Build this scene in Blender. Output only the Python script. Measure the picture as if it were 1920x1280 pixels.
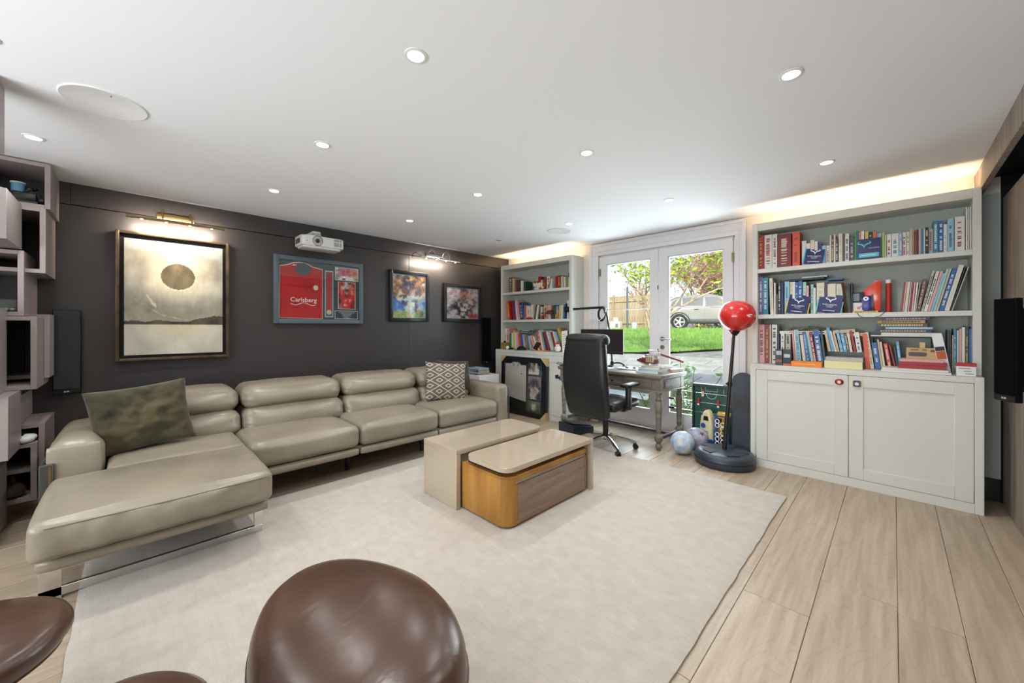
import bpy, bmesh, math, random
from mathutils import Vector, Matrix, noise
R=math.radians; PI=math.pi
sc=bpy.context.scene
for o in list(bpy.data.objects): bpy.data.objects.remove(o)
COL=sc.collection
rng=random.Random(7)

# ------------------------------------------------------------------ camera
cam_d=bpy.data.cameras.new('camera'); cam=bpy.data.objects.new('camera',cam_d); COL.objects.link(cam)
cam.location=(0,0,1.25); cam.rotation_euler=(R(90),0,R(45))
cam_d.sensor_width=36; cam_d.lens=36*715/1920; cam_d.shift_y=-26/1920; cam_d.clip_start=.02; cam_d.clip_end=400
sc.camera=cam
# ------------------------------------------------------------------ world, sun, exposure
vs=sc.view_settings
sc.display_settings.display_device='sRGB'
vs.view_transform='Standard'; vs.look='None'; vs.gamma=1; vs.use_curve_mapping=False; vs.exposure=0.47
w=bpy.data.worlds.new('world'); sc.world=w; w.use_nodes=True
nt=w.node_tree; nt.nodes.clear()
wo=nt.nodes.new('ShaderNodeOutputWorld'); bg=nt.nodes.new('ShaderNodeBackground'); sky=nt.nodes.new('ShaderNodeTexSky')
sky.sky_type='NISHITA'; sky.sun_disc=False; sky.sun_elevation=R(38); sky.sun_rotation=R(150); sky.air_density=1.0; sky.dust_density=2.5; sky.ozone_density=1.0
bg.inputs['Strength'].default_value=0.26
nt.links.new(sky.outputs[0],bg.inputs[0]); nt.links.new(bg.outputs[0],wo.inputs[0])
def lamp(name,kind,loc,power,color=(1,1,1),rot=(0,0,0),parent=None,**kw):
    d=bpy.data.lights.new(name,kind); d.energy=power; d.color=color
    for k,v in kw.items(): setattr(d,k,v)
    o=bpy.data.objects.new(name,d); COL.objects.link(o); o.location=loc; o.rotation_euler=rot
    if parent: o.parent=parent
    return o
lamp('sun','SUN',(8,-10,30),2.6,(1,.95,.86),(R(50),0,R(28)),angle=R(1.0))
# added fill lamp behind the camera; daylight entering by the garden doors
lamp('added_rear_fill','AREA',(-1.15,-2.50,1.35),125,(.90,.955,1),(R(122),0,0),shape='RECTANGLE',size=3.3,size_y=1.6)
lamp('door_daylight','AREA',(-1.96,5.05,1.2),85,(.86,.93,1),(R(-93),0,0),shape='RECTANGLE',size=1.5,size_y=1.9)
cy=sc.cycles
cy.max_bounces=9; cy.diffuse_bounces=5; cy.glossy_bounces=4; cy.transmission_bounces=6; cy.transparent_max_bounces=16
cy.sample_clamp_indirect=6; cy.caustics_reflective=False; cy.caustics_refractive=False; cy.use_denoising=True
DOWN=20.0      # watts of one ceiling downlight

# ------------------------------------------------------------------ helpers
def L1(c): c/=255.; return c/12.92 if c<=.04045 else ((c+.055)/1.055)**2.4
def lin(c): return tuple(L1(x) for x in c[:3])+(1,)
MC={}
def M(name,rgb=(200,200,200),rough=.5,metal=0,bump=None,vary=None,coat=0,emit=0,spec=.5,sheen=0,stretch=(1,1,1),rand=0,attr=None,coord='Object'):
    if name in MC: return MC[name]
    m=bpy.data.materials.new(name); m.use_nodes=True; MC[name]=m
    t=m.node_tree; b=t.nodes['Principled BSDF']; N=t.nodes.new; K=t.links.new
    b.inputs['Base Color'].default_value=lin(rgb); b.inputs['Roughness'].default_value=rough; b.inputs['Metallic'].default_value=metal
    b.inputs['Specular IOR Level'].default_value=spec; b.inputs['Coat Weight'].default_value=coat; b.inputs['Sheen Weight'].default_value=sheen
    if emit:
        b.inputs['Emission Color'].default_value=lin(rgb); b.inputs['Emission Strength'].default_value=emit
    src=None
    if attr:
        a=N('ShaderNodeAttribute'); a.attribute_name=attr; src=a.outputs['Color']; K(src,b.inputs['Base Color'])
    if bump or vary:
        tc=N('ShaderNodeTexCoord'); mp=N('ShaderNodeMapping'); mp.inputs['Scale'].default_value=stretch
        K(tc.outputs[coord],mp.inputs['Vector'])
    if vary:
        n=N('ShaderNodeTexNoise'); n.inputs['Scale'].default_value=vary[0]; n.inputs['Detail'].default_value=6
        K(mp.outputs[0],n.inputs['Vector'])
        cr=N('ShaderNodeValToRGB'); cr.color_ramp.elements[0].position=.3; cr.color_ramp.elements[1].position=.72
        cr.color_ramp.elements[0].color=lin(vary[1]); cr.color_ramp.elements[1].color=lin(vary[2] if len(vary)>2 else rgb)
        K(n.outputs['Fac'],cr.inputs['Fac']); K(cr.outputs[0],b.inputs['Base Color']); src=cr.outputs[0]
    if rand:
        oi=N('ShaderNodeObjectInfo'); hs=N('ShaderNodeHueSaturation'); mr=N('ShaderNodeMapRange')
        mr.inputs['To Min'].default_value=1-rand; mr.inputs['To Max'].default_value=1+rand
        K(oi.outputs['Random'],mr.inputs['Value']); K(mr.outputs[0],hs.inputs['Value'])
        if src: K(src,hs.inputs['Color'])
        else: hs.inputs['Color'].default_value=lin(rgb)
        K(hs.outputs[0],b.inputs['Base Color'])
    if bump:
        n2=N('ShaderNodeTexNoise'); n2.inputs['Scale'].default_value=bump[0]; n2.inputs['Detail'].default_value=bump[2] if len(bump)>2 else 4
        K(mp.outputs[0],n2.inputs['Vector'])
        bp=N('ShaderNodeBump'); bp.inputs['Strength'].default_value=bump[1]; bp.inputs['Distance'].default_value=.01
        K(n2.outputs['Fac'],bp.inputs['Height']); K(bp.outputs[0],b.inputs['Normal'])
    return m
def col(rgb,rough=.55): return M('paint_%02x%02x%02x_%d'%(tuple(rgb)+(int(rough*100),)),rgb,rough)
def glassmat(name,tint=(255,255,255),refl=1.0,rough=.0):
    if name in MC: return MC[name]
    m=bpy.data.materials.new(name); m.use_nodes=True; MC[name]=m; t=m.node_tree; t.nodes.clear(); N=t.nodes.new; K=t.links.new
    o=N('ShaderNodeOutputMaterial'); mx=N('ShaderNodeMixShader'); tr=N('ShaderNodeBsdfTransparent'); gl=N('ShaderNodeBsdfGlossy'); fr=N('ShaderNodeLayerWeight'); pw=N('ShaderNodeMath'); mu=N('ShaderNodeMath')
    tr.inputs['Color'].default_value=lin(tint); gl.inputs['Roughness'].default_value=rough; fr.inputs['Blend'].default_value=.5
    pw.operation='POWER'; pw.inputs[1].default_value=5; K(fr.outputs['Facing'],pw.inputs[0])
    mu.operation='MULTIPLY_ADD'; mu.inputs[1].default_value=.95*refl; mu.inputs[2].default_value=.045*refl; K(pw.outputs[0],mu.inputs[0]); K(mu.outputs[0],mx.inputs[0])
    K(tr.outputs[0],mx.inputs[1]); K(gl.outputs[0],mx.inputs[2]); K(mx.outputs[0],o.inputs[0]); return m
def sm(t): t=max(0.,min(1.,t)); return t*t*(3-2*t)
def nz(*p): return noise.noise(Vector(p))
class G:
    def __init__(s): s.bm=bmesh.new()
    def _new(s,vs,fs,mtx=None):
        V=[s.bm.verts.new(mtx@Vector(v) if mtx else v) for v in vs]; F=[]
        for f in fs:
            try: F.append(s.bm.faces.new([V[i] for i in f]))
            except ValueError: pass
        return V,F
    def box(s,a,b,bev=0,seg=2,mtx=None):
        x0,y0,z0=[min(p,q) for p,q in zip(a,b)]; x1,y1,z1=[max(p,q) for p,q in zip(a,b)]
        V,F=s._new([(x0,y0,z0),(x1,y0,z0),(x1,y1,z0),(x0,y1,z0),(x0,y0,z1),(x1,y0,z1),(x1,y1,z1),(x0,y1,z1)],
          [(0,3,2,1),(4,5,6,7),(0,1,5,4),(1,2,6,5),(2,3,7,6),(3,0,4,7)],mtx)
        if bev:
            e={e for f in F for e in f.edges}; bmesh.ops.bevel(s.bm,geom=list(e),offset=bev,segments=seg,affect='EDGES',profile=.5)
        return s
    def prism(s,pts,h0,h1,axis='z',bev=0,seg=2,mtx=None):
        n=len(pts)
        def P(p,h): return {'z':(p[0],p[1],h),'y':(p[0],h,p[1]),'x':(h,p[0],p[1])}[axis]
        vs=[P(p,h0) for p in pts]+[P(p,h1) for p in pts]
        V,F=s._new(vs,[tuple(range(n))[::-1],tuple(range(n,2*n))]+[(i,(i+1)%n,n+(i+1)%n,n+i) for i in range(n)],mtx)
        if bev: 
            e={e for f in F[:2] for e in f.edges}; bmesh.ops.bevel(s.bm,geom=list(e),offset=bev,segments=seg,affect='EDGES',profile=.5)
        return s
    def cyl(s,p0,p1,r0,r1=None,n=16,cap=True):
        r1=r0 if r1 is None else r1
        p0=Vector(p0); p1=Vector(p1); d=(p1-p0); q=d.to_track_quat('Z','Y').to_matrix()
        vs=[]
        for p,r in ((p0,r0),(p1,r1)):
            for i in range(n): vs.append(p+q@Vector((r*math.cos(2*PI*i/n),r*math.sin(2*PI*i/n),0)))
        fs=[(i,(i+1)%n,n+(i+1)%n,n+i) for i in range(n)]
        if cap: fs+=[tuple(range(n))[::-1],tuple(range(n,2*n))]
        s._new(vs,fs); return s
    def lathe(s,prof,c=(0,0,0),n=24,mtx=None,sx=1,sy=1):
        vs=[];fs=[];k=len(prof)
        for r,z in prof:
            for i in range(n): vs.append((c[0]+sx*r*math.cos(2*PI*i/n),c[1]+sy*r*math.sin(2*PI*i/n),c[2]+z))
        for j in range(k-1):
            for i in range(n): fs.append((j*n+i,j*n+(i+1)%n,(j+1)*n+(i+1)%n,(j+1)*n+i))
        fs+=[tuple(range(n))[::-1],tuple(range((k-1)*n,k*n))]
        s._new(vs,fs,mtx); return s
    def tube(s,pts,r,n=8,closed=False):
        pts=[Vector(p) for p in pts]; k=len(pts); vs=[]; fs=[]; up=None
        rr=r if isinstance(r,(list,tuple)) else [r]*k
        for j,p in enumerate(pts):
            a=pts[(j-1)%k] if (closed or j) else p; b=pts[(j+1)%k] if (closed or j<k-1) else p
            d=(b-a).normalized()
            if up is None: up=Vector((0,0,1)) if abs(d.z)<.9 else Vector((1,0,0))
            x=up.cross(d).normalized(); y=d.cross(x).normalized(); up=y
            for i in range(n): vs.append(p+rr[j]*(x*math.cos(2*PI*i/n)+y*math.sin(2*PI*i/n)))
        for j in range(k if closed else k-1):
            for i in range(n):
                a=j*n;b=((j+1)%k)*n; fs.append((a+i,a+(i+1)%n,b+(i+1)%n,b+i))
        if not closed: fs+=[tuple(range(n))[::-1],tuple(range((k-1)*n,k*n))]
        s._new(vs,fs); return s
    def ball(s,c,r,n=16,m=10,mtx=None):
        r=r if isinstance(r,(list,tuple)) else (r,r,r)
        vs=[(c[0],c[1],c[2]-r[2])];fs=[]
        for j in range(1,m):
            t=-PI/2+PI*j/m
            for i in range(n): vs.append((c[0]+r[0]*math.cos(t)*math.cos(2*PI*i/n),c[1]+r[1]*math.cos(t)*math.sin(2*PI*i/n),c[2]+r[2]*math.sin(t)))
        vs.append((c[0],c[1],c[2]+r[2])); e=len(vs)-1
        for i in range(n):
            fs.append((0,1+(i+1)%n,1+i)); fs.append((e,e-n+i,e-n+(i+1)%n))
            for j in range(m-2): a=1+j*n; fs.append((a+i,a+(i+1)%n,a+n+(i+1)%n,a+n+i))
        s._new(vs,fs,mtx); return s
    def quad(s,*p): s._new(p,[tuple(range(len(p)))]); return s
    def soft(s,a,b,r,bulge=(0,0,0),n=12,wr=0,wf=6,seed=0,mtx=None,taper=None):
        # rounded, stuffed box: bulge is how far each pair of faces swells
        c=[(p+q)/2 for p,q in zip(a,b)]; h=[abs(q-p)/2 for p,q in zip(a,b)]
        r=min([r]+h); vs=[];fs=[]; idx={}
        def g(t): return math.sin(t*PI/2)*.5+t*.5
        def vert(p):
            k=tuple(round(x,6) for x in p)
            if k in idx: return idx[k]
            P=Vector([p[i]*h[i] for i in range(3)]); q=Vector([max(-(h[i]-r),min(h[i]-r,P[i])) for i in range(3)])
            d=P-q; d=d.normalized() if d.length>1e-9 else Vector((0,0,1)); o=q+d*r
            for i in range(3):
                j,k2=(i+1)%3,(i+2)%3
                o[i]+=d[i]*bulge[i]*(1-p[j]**2)*(1-p[k2]**2)
            if wr: o+=d*wr*(nz(*(Vector(o)*wf+Vector((seed,seed*.7,0))))+.5*nz(*(Vector(o)*wf*2.3+Vector((0,seed,3)))))
            if taper: o=taper(o)
            o=Vector(c)+o
            vs.append(mtx@o if mtx else o); idx[k]=len(vs)-1; return len(vs)-1
        ts=[g(-1+2*i/n) for i in range(n+1)]
        for ax in range(3):
            for sg in (-1,1):
                for i in range(n):
                    for j in range(n):
                        cs=[]
                        for (ii,jj) in ((i,j),(i+1,j),(i+1,j+1),(i,j+1)):
                            p=[0,0,0]; p[ax]=sg; p[(ax+1)%3]=ts[ii]; p[(ax+2)%3]=ts[jj]; cs.append(vert(p))
                        fs.append(tuple(cs) if sg>0 else tuple(cs[::-1]))
        s._new(vs,fs); return s
    def out(s,name,mat,parent=None,smooth=True,ang=38,loc=None,rot=None):
        me=bpy.data.meshes.new(name); s.bm.normal_update(); s.bm.to_mesh(me); s.bm.free()
        if smooth: me.shade_smooth(); me.set_sharp_from_angle(angle=R(ang))
        return link(name,me,mat,parent,loc,rot)
def link(name,me,mat,parent=None,loc=None,rot=None):
    if mat and not me.materials: me.materials.append(mat)
    o=bpy.data.objects.new(name,me); COL.objects.link(o)
    if parent: o.parent=parent
    if loc: o.location=loc
    if rot: o.rotation_euler=rot
    return o
def tag(o,label,cat,group=None):
    o['label']=label; o['category']=cat
    if group: o['group']=group
    return o
def thing(name,label,cat,loc=(0,0,0),rot=0,group=None):
    o=bpy.data.objects.new(name,None); COL.objects.link(o); o.empty_display_size=.1; o.location=loc
    o.rotation_euler=rot if isinstance(rot,tuple) else (0,0,rot)
    return tag(o,label,cat,group)
def struct(o,label=None):
    o['kind']='structure'
    if label: o['label']=label
    return o
def rrect(x0,y0,x1,y1,r,n=6,which=(1,1,1,1)):
    P=[]
    for (cx,cy_,a,k,px,py) in ((x1-r,y1-r,0,which[2],x1,y1),(x0+r,y1-r,90,which[3],x0,y1),(x0+r,y0+r,180,which[0],x0,y0),(x1-r,y0+r,270,which[1],x1,y0)):
        if k: P+=[(cx+r*math.cos(R(a+90*i/n)),cy_+r*math.sin(R(a+90*i/n))) for i in range(n+1)]
        else: P.append((px,py))
    return P
PRINT=M('print_gloss',rough=.35,attr='Col'); PRINTM=M('print_matt',rough=.7,attr='Col')
def printed(name,o,ex,ey,w,h,fn,nx,ny,parent=None,mat=None):
    # flat printed sheet: corner o, unit directions ex, ey, colours fn(u,v) with u to the right and v down
    o=Vector(o);ex=Vector(ex);ey=Vector(ey); vs=[];cs=[];fs=[]
    for j in range(ny+1):
        for i in range(nx+1):
            vs.append(o+ex*(w*i/nx)+ey*(h*(1-j/ny))); cs.append(fn(i/nx,j/ny))
    for j in range(ny):
        for i in range(nx): a=j*(nx+1)+i; fs.append((a+nx+1,a+nx+2,a+1,a))
    me=bpy.data.meshes.new(name); me.from_pydata(vs,[],fs); at=me.color_attributes.new('Col','FLOAT_COLOR','POINT')
    for i,c in enumerate(cs): at.data[i].color=lin(c)
    return link(name,me,mat or PRINT,parent)
def mixc(a,b,t): t=max(0.,min(1.,t)); return tuple(p+(q-p)*t for p,q in zip(a,b))
def lettering(name,txt,size,mat,parent,loc,rot,align='CENTER',ext=.0004,sx=1):
    cu=bpy.data.curves.new(name,'FONT'); cu.body=txt; cu.size=size; cu.extrude=ext; cu.align_x=align; cu.align_y='CENTER'; cu.resolution_u=3
    t=bpy.data.objects.new(name,cu); COL.objects.link(t)
    me=bpy.data.meshes.new_from_object(t.evaluated_get(bpy.context.evaluated_depsgraph_get())); COL.objects.unlink(t); bpy.data.objects.remove(t)
    me.materials.clear(); o=link(name,me,mat,parent,loc,rot); o.scale=(sx,1,1); return o
def copy_tree(o,parent=None):
    c=o.copy(); COL.objects.link(c); c.parent=parent
    for ch in list(o.children): copy_tree(ch,c)
    return c
ORD=['','first','second','third','fourth','fifth','sixth','seventh','eighth','ninth','tenth','eleventh','twelfth','thirteenth','fourteenth','fifteenth','sixteenth','seventeenth','eighteenth','nineteenth','twentieth']
ORD+=['twenty-'+w for w in ORD[1:10]]+['thirtieth']+['thirty-'+w for w in ORD[1:10]]+['fortieth']+['forty-'+w for w in ORD[1:10]]+['fiftieth']+['fifty-'+w for w in ORD[1:10]]
# ------------------------------------------------------------------ the room
XL,XR,YB,YF,ZC=-4.5,.545,4.42,-2.6,2.37
white=M('white_paint',(226,226,226),.55); ceil_m=M('ceiling_paint',(238,240,244),.8)
cream=M('cream_wall',(222,214,204),.7)
greige=M('greige_paint',(211,212,205),.45); sage=M('sage_back',(172,179,170),.55)
dark=M('dark_wall',(57,54,54),.38,bump=(60,.02))
chrome=M('chrome',(228,228,228),.14,1); steel=M('brushed_steel',(170,170,168),.32,1); brass=M('antique_brass',(170,148,105),.3,1)
black=M('black_plastic',(18,18,19),.4); blackm=M('black_matt',(14,14,15),.75)

# floor of oak planks
oak=M('oak_plank',(174,158,138),.42,vary=(3.2,(158,140,118),(186,170,150)),stretch=(9,.55,1),rand=.10,bump=(30,.05))
def oak_knots(m):
    t=m.node_tree; N=t.nodes.new; K=t.links.new; b=t.nodes['Principled BSDF']
    old=b.inputs['Base Color'].links[0].from_socket
    tc=N('ShaderNodeTexCoord'); oi=N('ShaderNodeObjectInfo'); mp=N('ShaderNodeMapping'); mp.inputs['Scale'].default_value=(5.2,1.6,1); K(tc.outputs['Object'],mp.inputs[0])
    cb=N('ShaderNodeCombineXYZ'); mm=N('ShaderNodeMath'); mm.operation='MULTIPLY'; mm.inputs[1].default_value=37; K(oi.outputs['Random'],mm.inputs[0]); K(mm.outputs[0],cb.inputs[2]); K(cb.outputs[0],mp.inputs['Location'])
    n=N('ShaderNodeTexNoise'); n.inputs['Scale'].default_value=1.1; n.inputs['Detail'].default_value=1.5; n.inputs['Distortion'].default_value=.7; K(mp.outputs[0],n.inputs['Vector'])
    m2=N('ShaderNodeMath'); m2.operation='MULTIPLY'; m2.inputs[1].default_value=16; K(n.outputs['Fac'],m2.inputs[0])
    fr=N('ShaderNodeMath'); fr.operation='FRACT'; K(m2.outputs[0],fr.inputs[0])
    cr=N('ShaderNodeValToRGB'); e=cr.color_ramp.elements; e[0].position=0; e[0].color=(.80,.76,.72,1); e[1].position=.30; e[1].color=(1,1,1,1); K(fr.outputs[0],cr.inputs[0])
    mx=N('ShaderNodeMix'); mx.data_type='RGBA'; mx.blend_type='MULTIPLY'; mx.inputs['Factor'].default_value=.38; K(old,mx.inputs['A']); K(cr.outputs[0],mx.inputs['B']); K(mx.outputs['Result'],b.inputs['Base Color'])
oak_knots(oak)
floor=G().box((XL-.1,YF-.1,-.12),(XR+.25,YB+.2,-.012)).out('floor',M('subfloor',(120,100,78),.9)); struct(floor,'pale oak plank floor')
edges=[.80,.60,.40,.207,.014,-.256,-.508,-.70,-.95,-1.22,-1.41,-1.62,-1.88,-2.13,-2.33,-2.60,-2.85,-3.04,-3.30,-3.55,-3.75,-4.0,-4.26,-4.5]
joint={3:[2.38],5:[2.07],4:[.35],6:[3.55],2:[1.2,3.9]}
for i in range(len(edges)-1):
    x1,x0=edges[i],edges[i+1]; js=joint.get(i+0,[])
    js=[j for j in (joint.get(i,None) or [YF+rng.uniform(.9,2.0)])]
    ys=[YF]; 
    for j in js: ys.append(j)
    while ys[-1]<YB-2.4: ys.append(ys[-1]+rng.uniform(1.9,2.3))
    while ys[1]-ys[0]>2.4 and len(ys)>1: ys.insert(1,ys[1]-rng.uniform(1.9,2.2))
    ys=[y for y in ys if y<YB]+[YB+.05]; g=.0007
    for a,b in zip(ys[:-1],ys[1:]):
        cx,cyy=(x0+x1)/2,(a+b)/2; hx,hy=(x1-x0)/2-g,(b-a)/2-g
        G().box((-hx,-hy,-.015),(hx,hy,0),.0018,1).out('plank',oak,floor,loc=(cx,cyy,0))
# ceiling
ceiling=struct(G().box((XL-.15,YF-.15,ZC),(XR+.4,YB+.2,ZC+.12)).out('ceiling',ceil_m),'smooth white ceiling')
# left wall, dark panelling
wl=struct(G().box((XL-.15,YF,0),(XL-.02,YB+.2,ZC)).out('wall_left',M('wall_core',(30,28,28),.9)),'dark brown-black panelled wall')
def wpanel(y0,y1,z0,z1,x): G().box((XL-.02,y0+.0015,z0+.0015),(x,y1-.0015,z1-.0015),.001,1).out('panel',dark,wl)
for y0,y1 in ((YF,-.55),(-.55,2.587),(2.587,YB)): wpanel(y0,y1,0,2.20,XL)
for y0,y1 in ((YF,-.33),(-.33,2.22),(2.22,YB)): wpanel(y0,y1,2.203,ZC,XL+.004)
# back wall with the garden door opening
OX0,OX1,OZ=-2.775,-1.155,2.20
wb=struct(G().box((XL-.15,YB,0),(OX0,YB+.2,ZC)).box((OX1,YB,0),(XR+.3,YB+.2,ZC)).box((OX0,YB,OZ),(OX1,YB+.2,ZC)).out('wall_back',cream),'cream wall around the garden doors')
# right wall: fascia, dark slot and grey wood panelling
wood=M('grey_wood',(136,124,112),.6,vary=(2.0,(112,100,90),(156,146,136)),stretch=(14,14,.7),bump=(20,.06))
wr=struct(G().box((XR+.14,YF,0),(XR+.3,YB,ZC)).out('wall_right',M('slot_black',(10,10,9),.9)),'grey wood panelled wall')
for y0,y1 in ((YF,-1.1),(-1.1,1.35),(1.35,4.33)): G().box((XR,y0+.002,.012),(XR+.14,y1-.002,2.16),.002,1).out('panel',wood,wr)
struct(G().box((.425,YF,2.205),(.455,YB,ZC),.002,1).out('trim_1',wood),'wood fascia below the ceiling on the right')
struct(G().box((.455,YF,2.335),(XR+.14,YB,ZC-.002)).out('trim_2',blackm),'black track recess above the wood panels')
# wall behind the camera; its window and blind are added for the fill lamp
WX0,WX1,WZ0,WZ1=-3.1,.35,.5,2.2
wf=struct(G().box((XL-.15,YF-.2,0),(WX0,YF,ZC)).box((WX1,YF-.2,0),(XR+.3,YF,ZC)).box((WX0,YF-.2,0),(WX1,YF,WZ0)).box((WX0,YF-.2,WZ1),(WX1,YF,ZC)).out('wall_front',cream),'cream wall behind the camera')
w2=struct(G().box((WX0,YF-.12,WZ0),(WX1,YF-.06,WZ0+.06)).box((WX0,YF-.12,WZ1-.06),(WX1,YF-.06,WZ1)).box((WX0,YF-.12,WZ0),(WX0+.06,YF-.06,WZ1)).box((WX1-.06,YF-.12,WZ0),(WX1,YF-.06,WZ1)).box((-1.40,YF-.12,WZ0),(-1.34,YF-.06,WZ1)).out('added_window_1',white),'added unseen window in the wall behind the camera')
G().box((WX0+.05,YF-.1,WZ0+.05),(WX1-.05,YF-.094,WZ1-.05)).out('blind',M('roller_blind',(235,232,226),.8),w2)
# skirting
struct(G().box((.432,YB-.02,0),(XR,YB,.16),.003,1).out('baseboard_back',M('dark_gloss_skirting',(34,36,36),.2)),'glossy dark skirting beside the bookcase')
struct(G().box((-3.02,YB-.018,0),(-2.91,YB,.14),.003,1).out('baseboard_back',white),'white skirting left of the garden doors')
# strip of sage wall right of the wide bookcase
struct(G().box((.43,YB-.006,.16),(XR+.0,YB-.001,2.22)).out('trim_3',sage),'sage painted strip beside the wide bookcase')
struct(G().box((XR,YB-.03,0),(XR+.14,YB,ZC)).out('trim_7',MC['slot_black']),'black shadow gap between sage strip and wood panels')  # black board stands in for the shade inside the gap
# ---- garden doors
doorw=M('door_white',(222,221,222),.42)
d1=G()
for (a,b) in (((-2.903,4.392,0),(-2.775,4.418,2.20)),((-1.155,4.392,0),(-1.053,4.418,2.20)),((-2.903,4.392,2.20),(-1.053,4.418,2.354))): d1.box(a,b,.004,2)
for (a,b) in (((-2.904,4.380,0),(-2.868,4.41,2.322)),((-1.088,4.380,0),(-1.052,4.41,2.322)),((-2.904,4.380,2.322),(-1.052,4.41,2.355)),((-2.84,4.386,0),(-2.815,4.41,2.245)),((-1.125,4.386,0),(-1.11,4.41,2.245)),((-2.84,4.386,2.245),(-1.11,4.41,2.262))): d1.box(a,b,.005,2)
for (a,b) in (((-2.775,4.425,0),(-2.757,4.60,2.20)),((-1.173,4.425,0),(-1.155,4.60,2.20)),((-2.775,4.425,2.183),(-1.155,4.60,2.20)),((-2.775,4.425,-.01),(-1.155,4.62,.012))): d1.box(a,b,.001,1)
door1=struct(d1.out('door_1',doorw),'white double garden doors with tall glass panes')
pane=glassmat('window_glass',(250,253,252),.55)
def leaf(x0,x1,gx0,gx1,hx):
    y0,y1,zb,zt,g0,g1=4.41,4.455,.014,2.181,.262,2.078
    lf=G().box((x0,y0,zb),(gx0,y1,zt),.002,1).box((gx1,y0,zb),(x1,y1,zt),.002,1).box((gx0-.002,y0,zb),(gx1+.002,y1,g0),.002,1).box((gx0-.002,y0,g1),(gx1+.002,y1,zt),.002,1)
    for (a,b) in (((gx0,y0+.006,g0),(gx0+.012,y1-.006,g1)),((gx1-.012,y0+.006,g0),(gx1,y1-.006,g1)),((gx0,y0+.006,g0),(gx1,y1-.006,g0+.012)),((gx0,y0+.006,g1-.012),(gx1,y1-.006,g1))): lf.box(a,b,.003,1)
    lf.box((gx0,y0+.010,1.476),(gx1,y1-.010,1.488))
    lf=lf.out('door_leaf',doorw,door1)
    G().box((gx0+.004,y0+.02,g0+.004),(gx1-.004,y0+.024,g1-.004)).out('pane',pane,lf)
    for z in (1.98,1.10,.25): G().cyl((hx,4.404,z-.045),(hx,4.404,z+.045),.008,n=10).box((hx-.014,4.402,z-.045),(hx+.014,4.41,z+.045)).out('hinge',M('hinge_brass',(150,140,105),.35,1),lf)
    return lf
leaf(-2.755,-1.968,-2.655,-2.062,-2.757); rl=leaf(-1.962,-1.175,-1.852,-1.262,-1.173)
G().cyl((-1.915,4.41,1.118),(-1.915,4.402,1.118),.026,n=20).cyl((-1.915,4.402,1.118),(-1.915,4.365,1.118),.009,n=10).tube([(-1.915,4.365,1.118),(-1.87,4.362,1.118),(-1.80,4.364,1.116)],.0085).out('lever_handle',steel,rl)
G().cyl((-1.915,4.41,1.02),(-1.915,4.402,1.02),.025,n=20).box((-1.92,4.400,1.008),(-1.91,4.403,1.03)).out('lock_rose',steel,rl)
G().box((-1.972,4.405,.95),(-1.962,4.41,1.0)).box((-1.972,4.405,1.70),(-1.962,4.41,1.75)).out('edge_bolt',M('bolt_brown',(70,60,50),.5,.6),rl)

# ------------------------------------------------------------------ ceiling fittings
bulb=M('lit_bulb',(255,250,240),.5,emit=14); offb=M('unlit_bulb',(150,150,150),.3)
dl=None
for j,y in enumerate((-.405,.83,2.065,3.335)):
    for i,x in enumerate((-3.58,-2.47,-1.39,-.32)):
        if (i,j) in ((2,0),(3,0)): continue
        on=(i,j)!=(0,3)
        nm='%s downlight, %s row from the garden doors, %s from the dark wall'%('lit' if on else 'unlit',ORD[4-j],ORD[i+1])
        t=thing('ceiling_downlight','small round recessed '+nm,'downlight',(x,y,ZC),0,'recessed ceiling downlights')
        G().lathe([(.032,0),(.046,0),(.046,-.003),(.040,-.006),(.034,-.005),(.032,.0)],n=28).out('trim_ring',white,t)
        G().lathe([(.033,-.001),(.033,-.003),(.02,-.0035),(.001,-.004)],n=20).out('bulb',bulb if on else offb,t)
        if on: lamp('downlight_lamp','SPOT',(0,0,-.03),DOWN,(1,.985,.97),parent=t,spot_size=R(150),spot_blend=1.0,shadow_soft_size=.05)
for (x,y,lb) in ((-2.78,-.09,'big round ceiling speaker grille above the chaise'),(-2.743,3.514,'round ceiling speaker grille near the garden doors')):
    t=thing('ceiling_speaker',lb,'speaker',(x,y,ZC))
    r=.155 if y<0 else .135
    G().lathe([(r-.008,0),(r,0),(r,-.004),(r-.003,-.006),(r-.008,-.004)],n=48).out('rim',white,t)
    G().lathe([(r-.008,-.001),(r-.009,-.0035),(.001,-.0035)],n=48).out('grille',M('speaker_grille',(236,237,240),.8,bump=(900,.2)),t)
    if y<0: G().box((.10,.02,-.005),(.115,.026,-.0035)).out('badge',col((120,120,120)),t)
def W(t): return tuple(-v for v in t.location)
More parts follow.
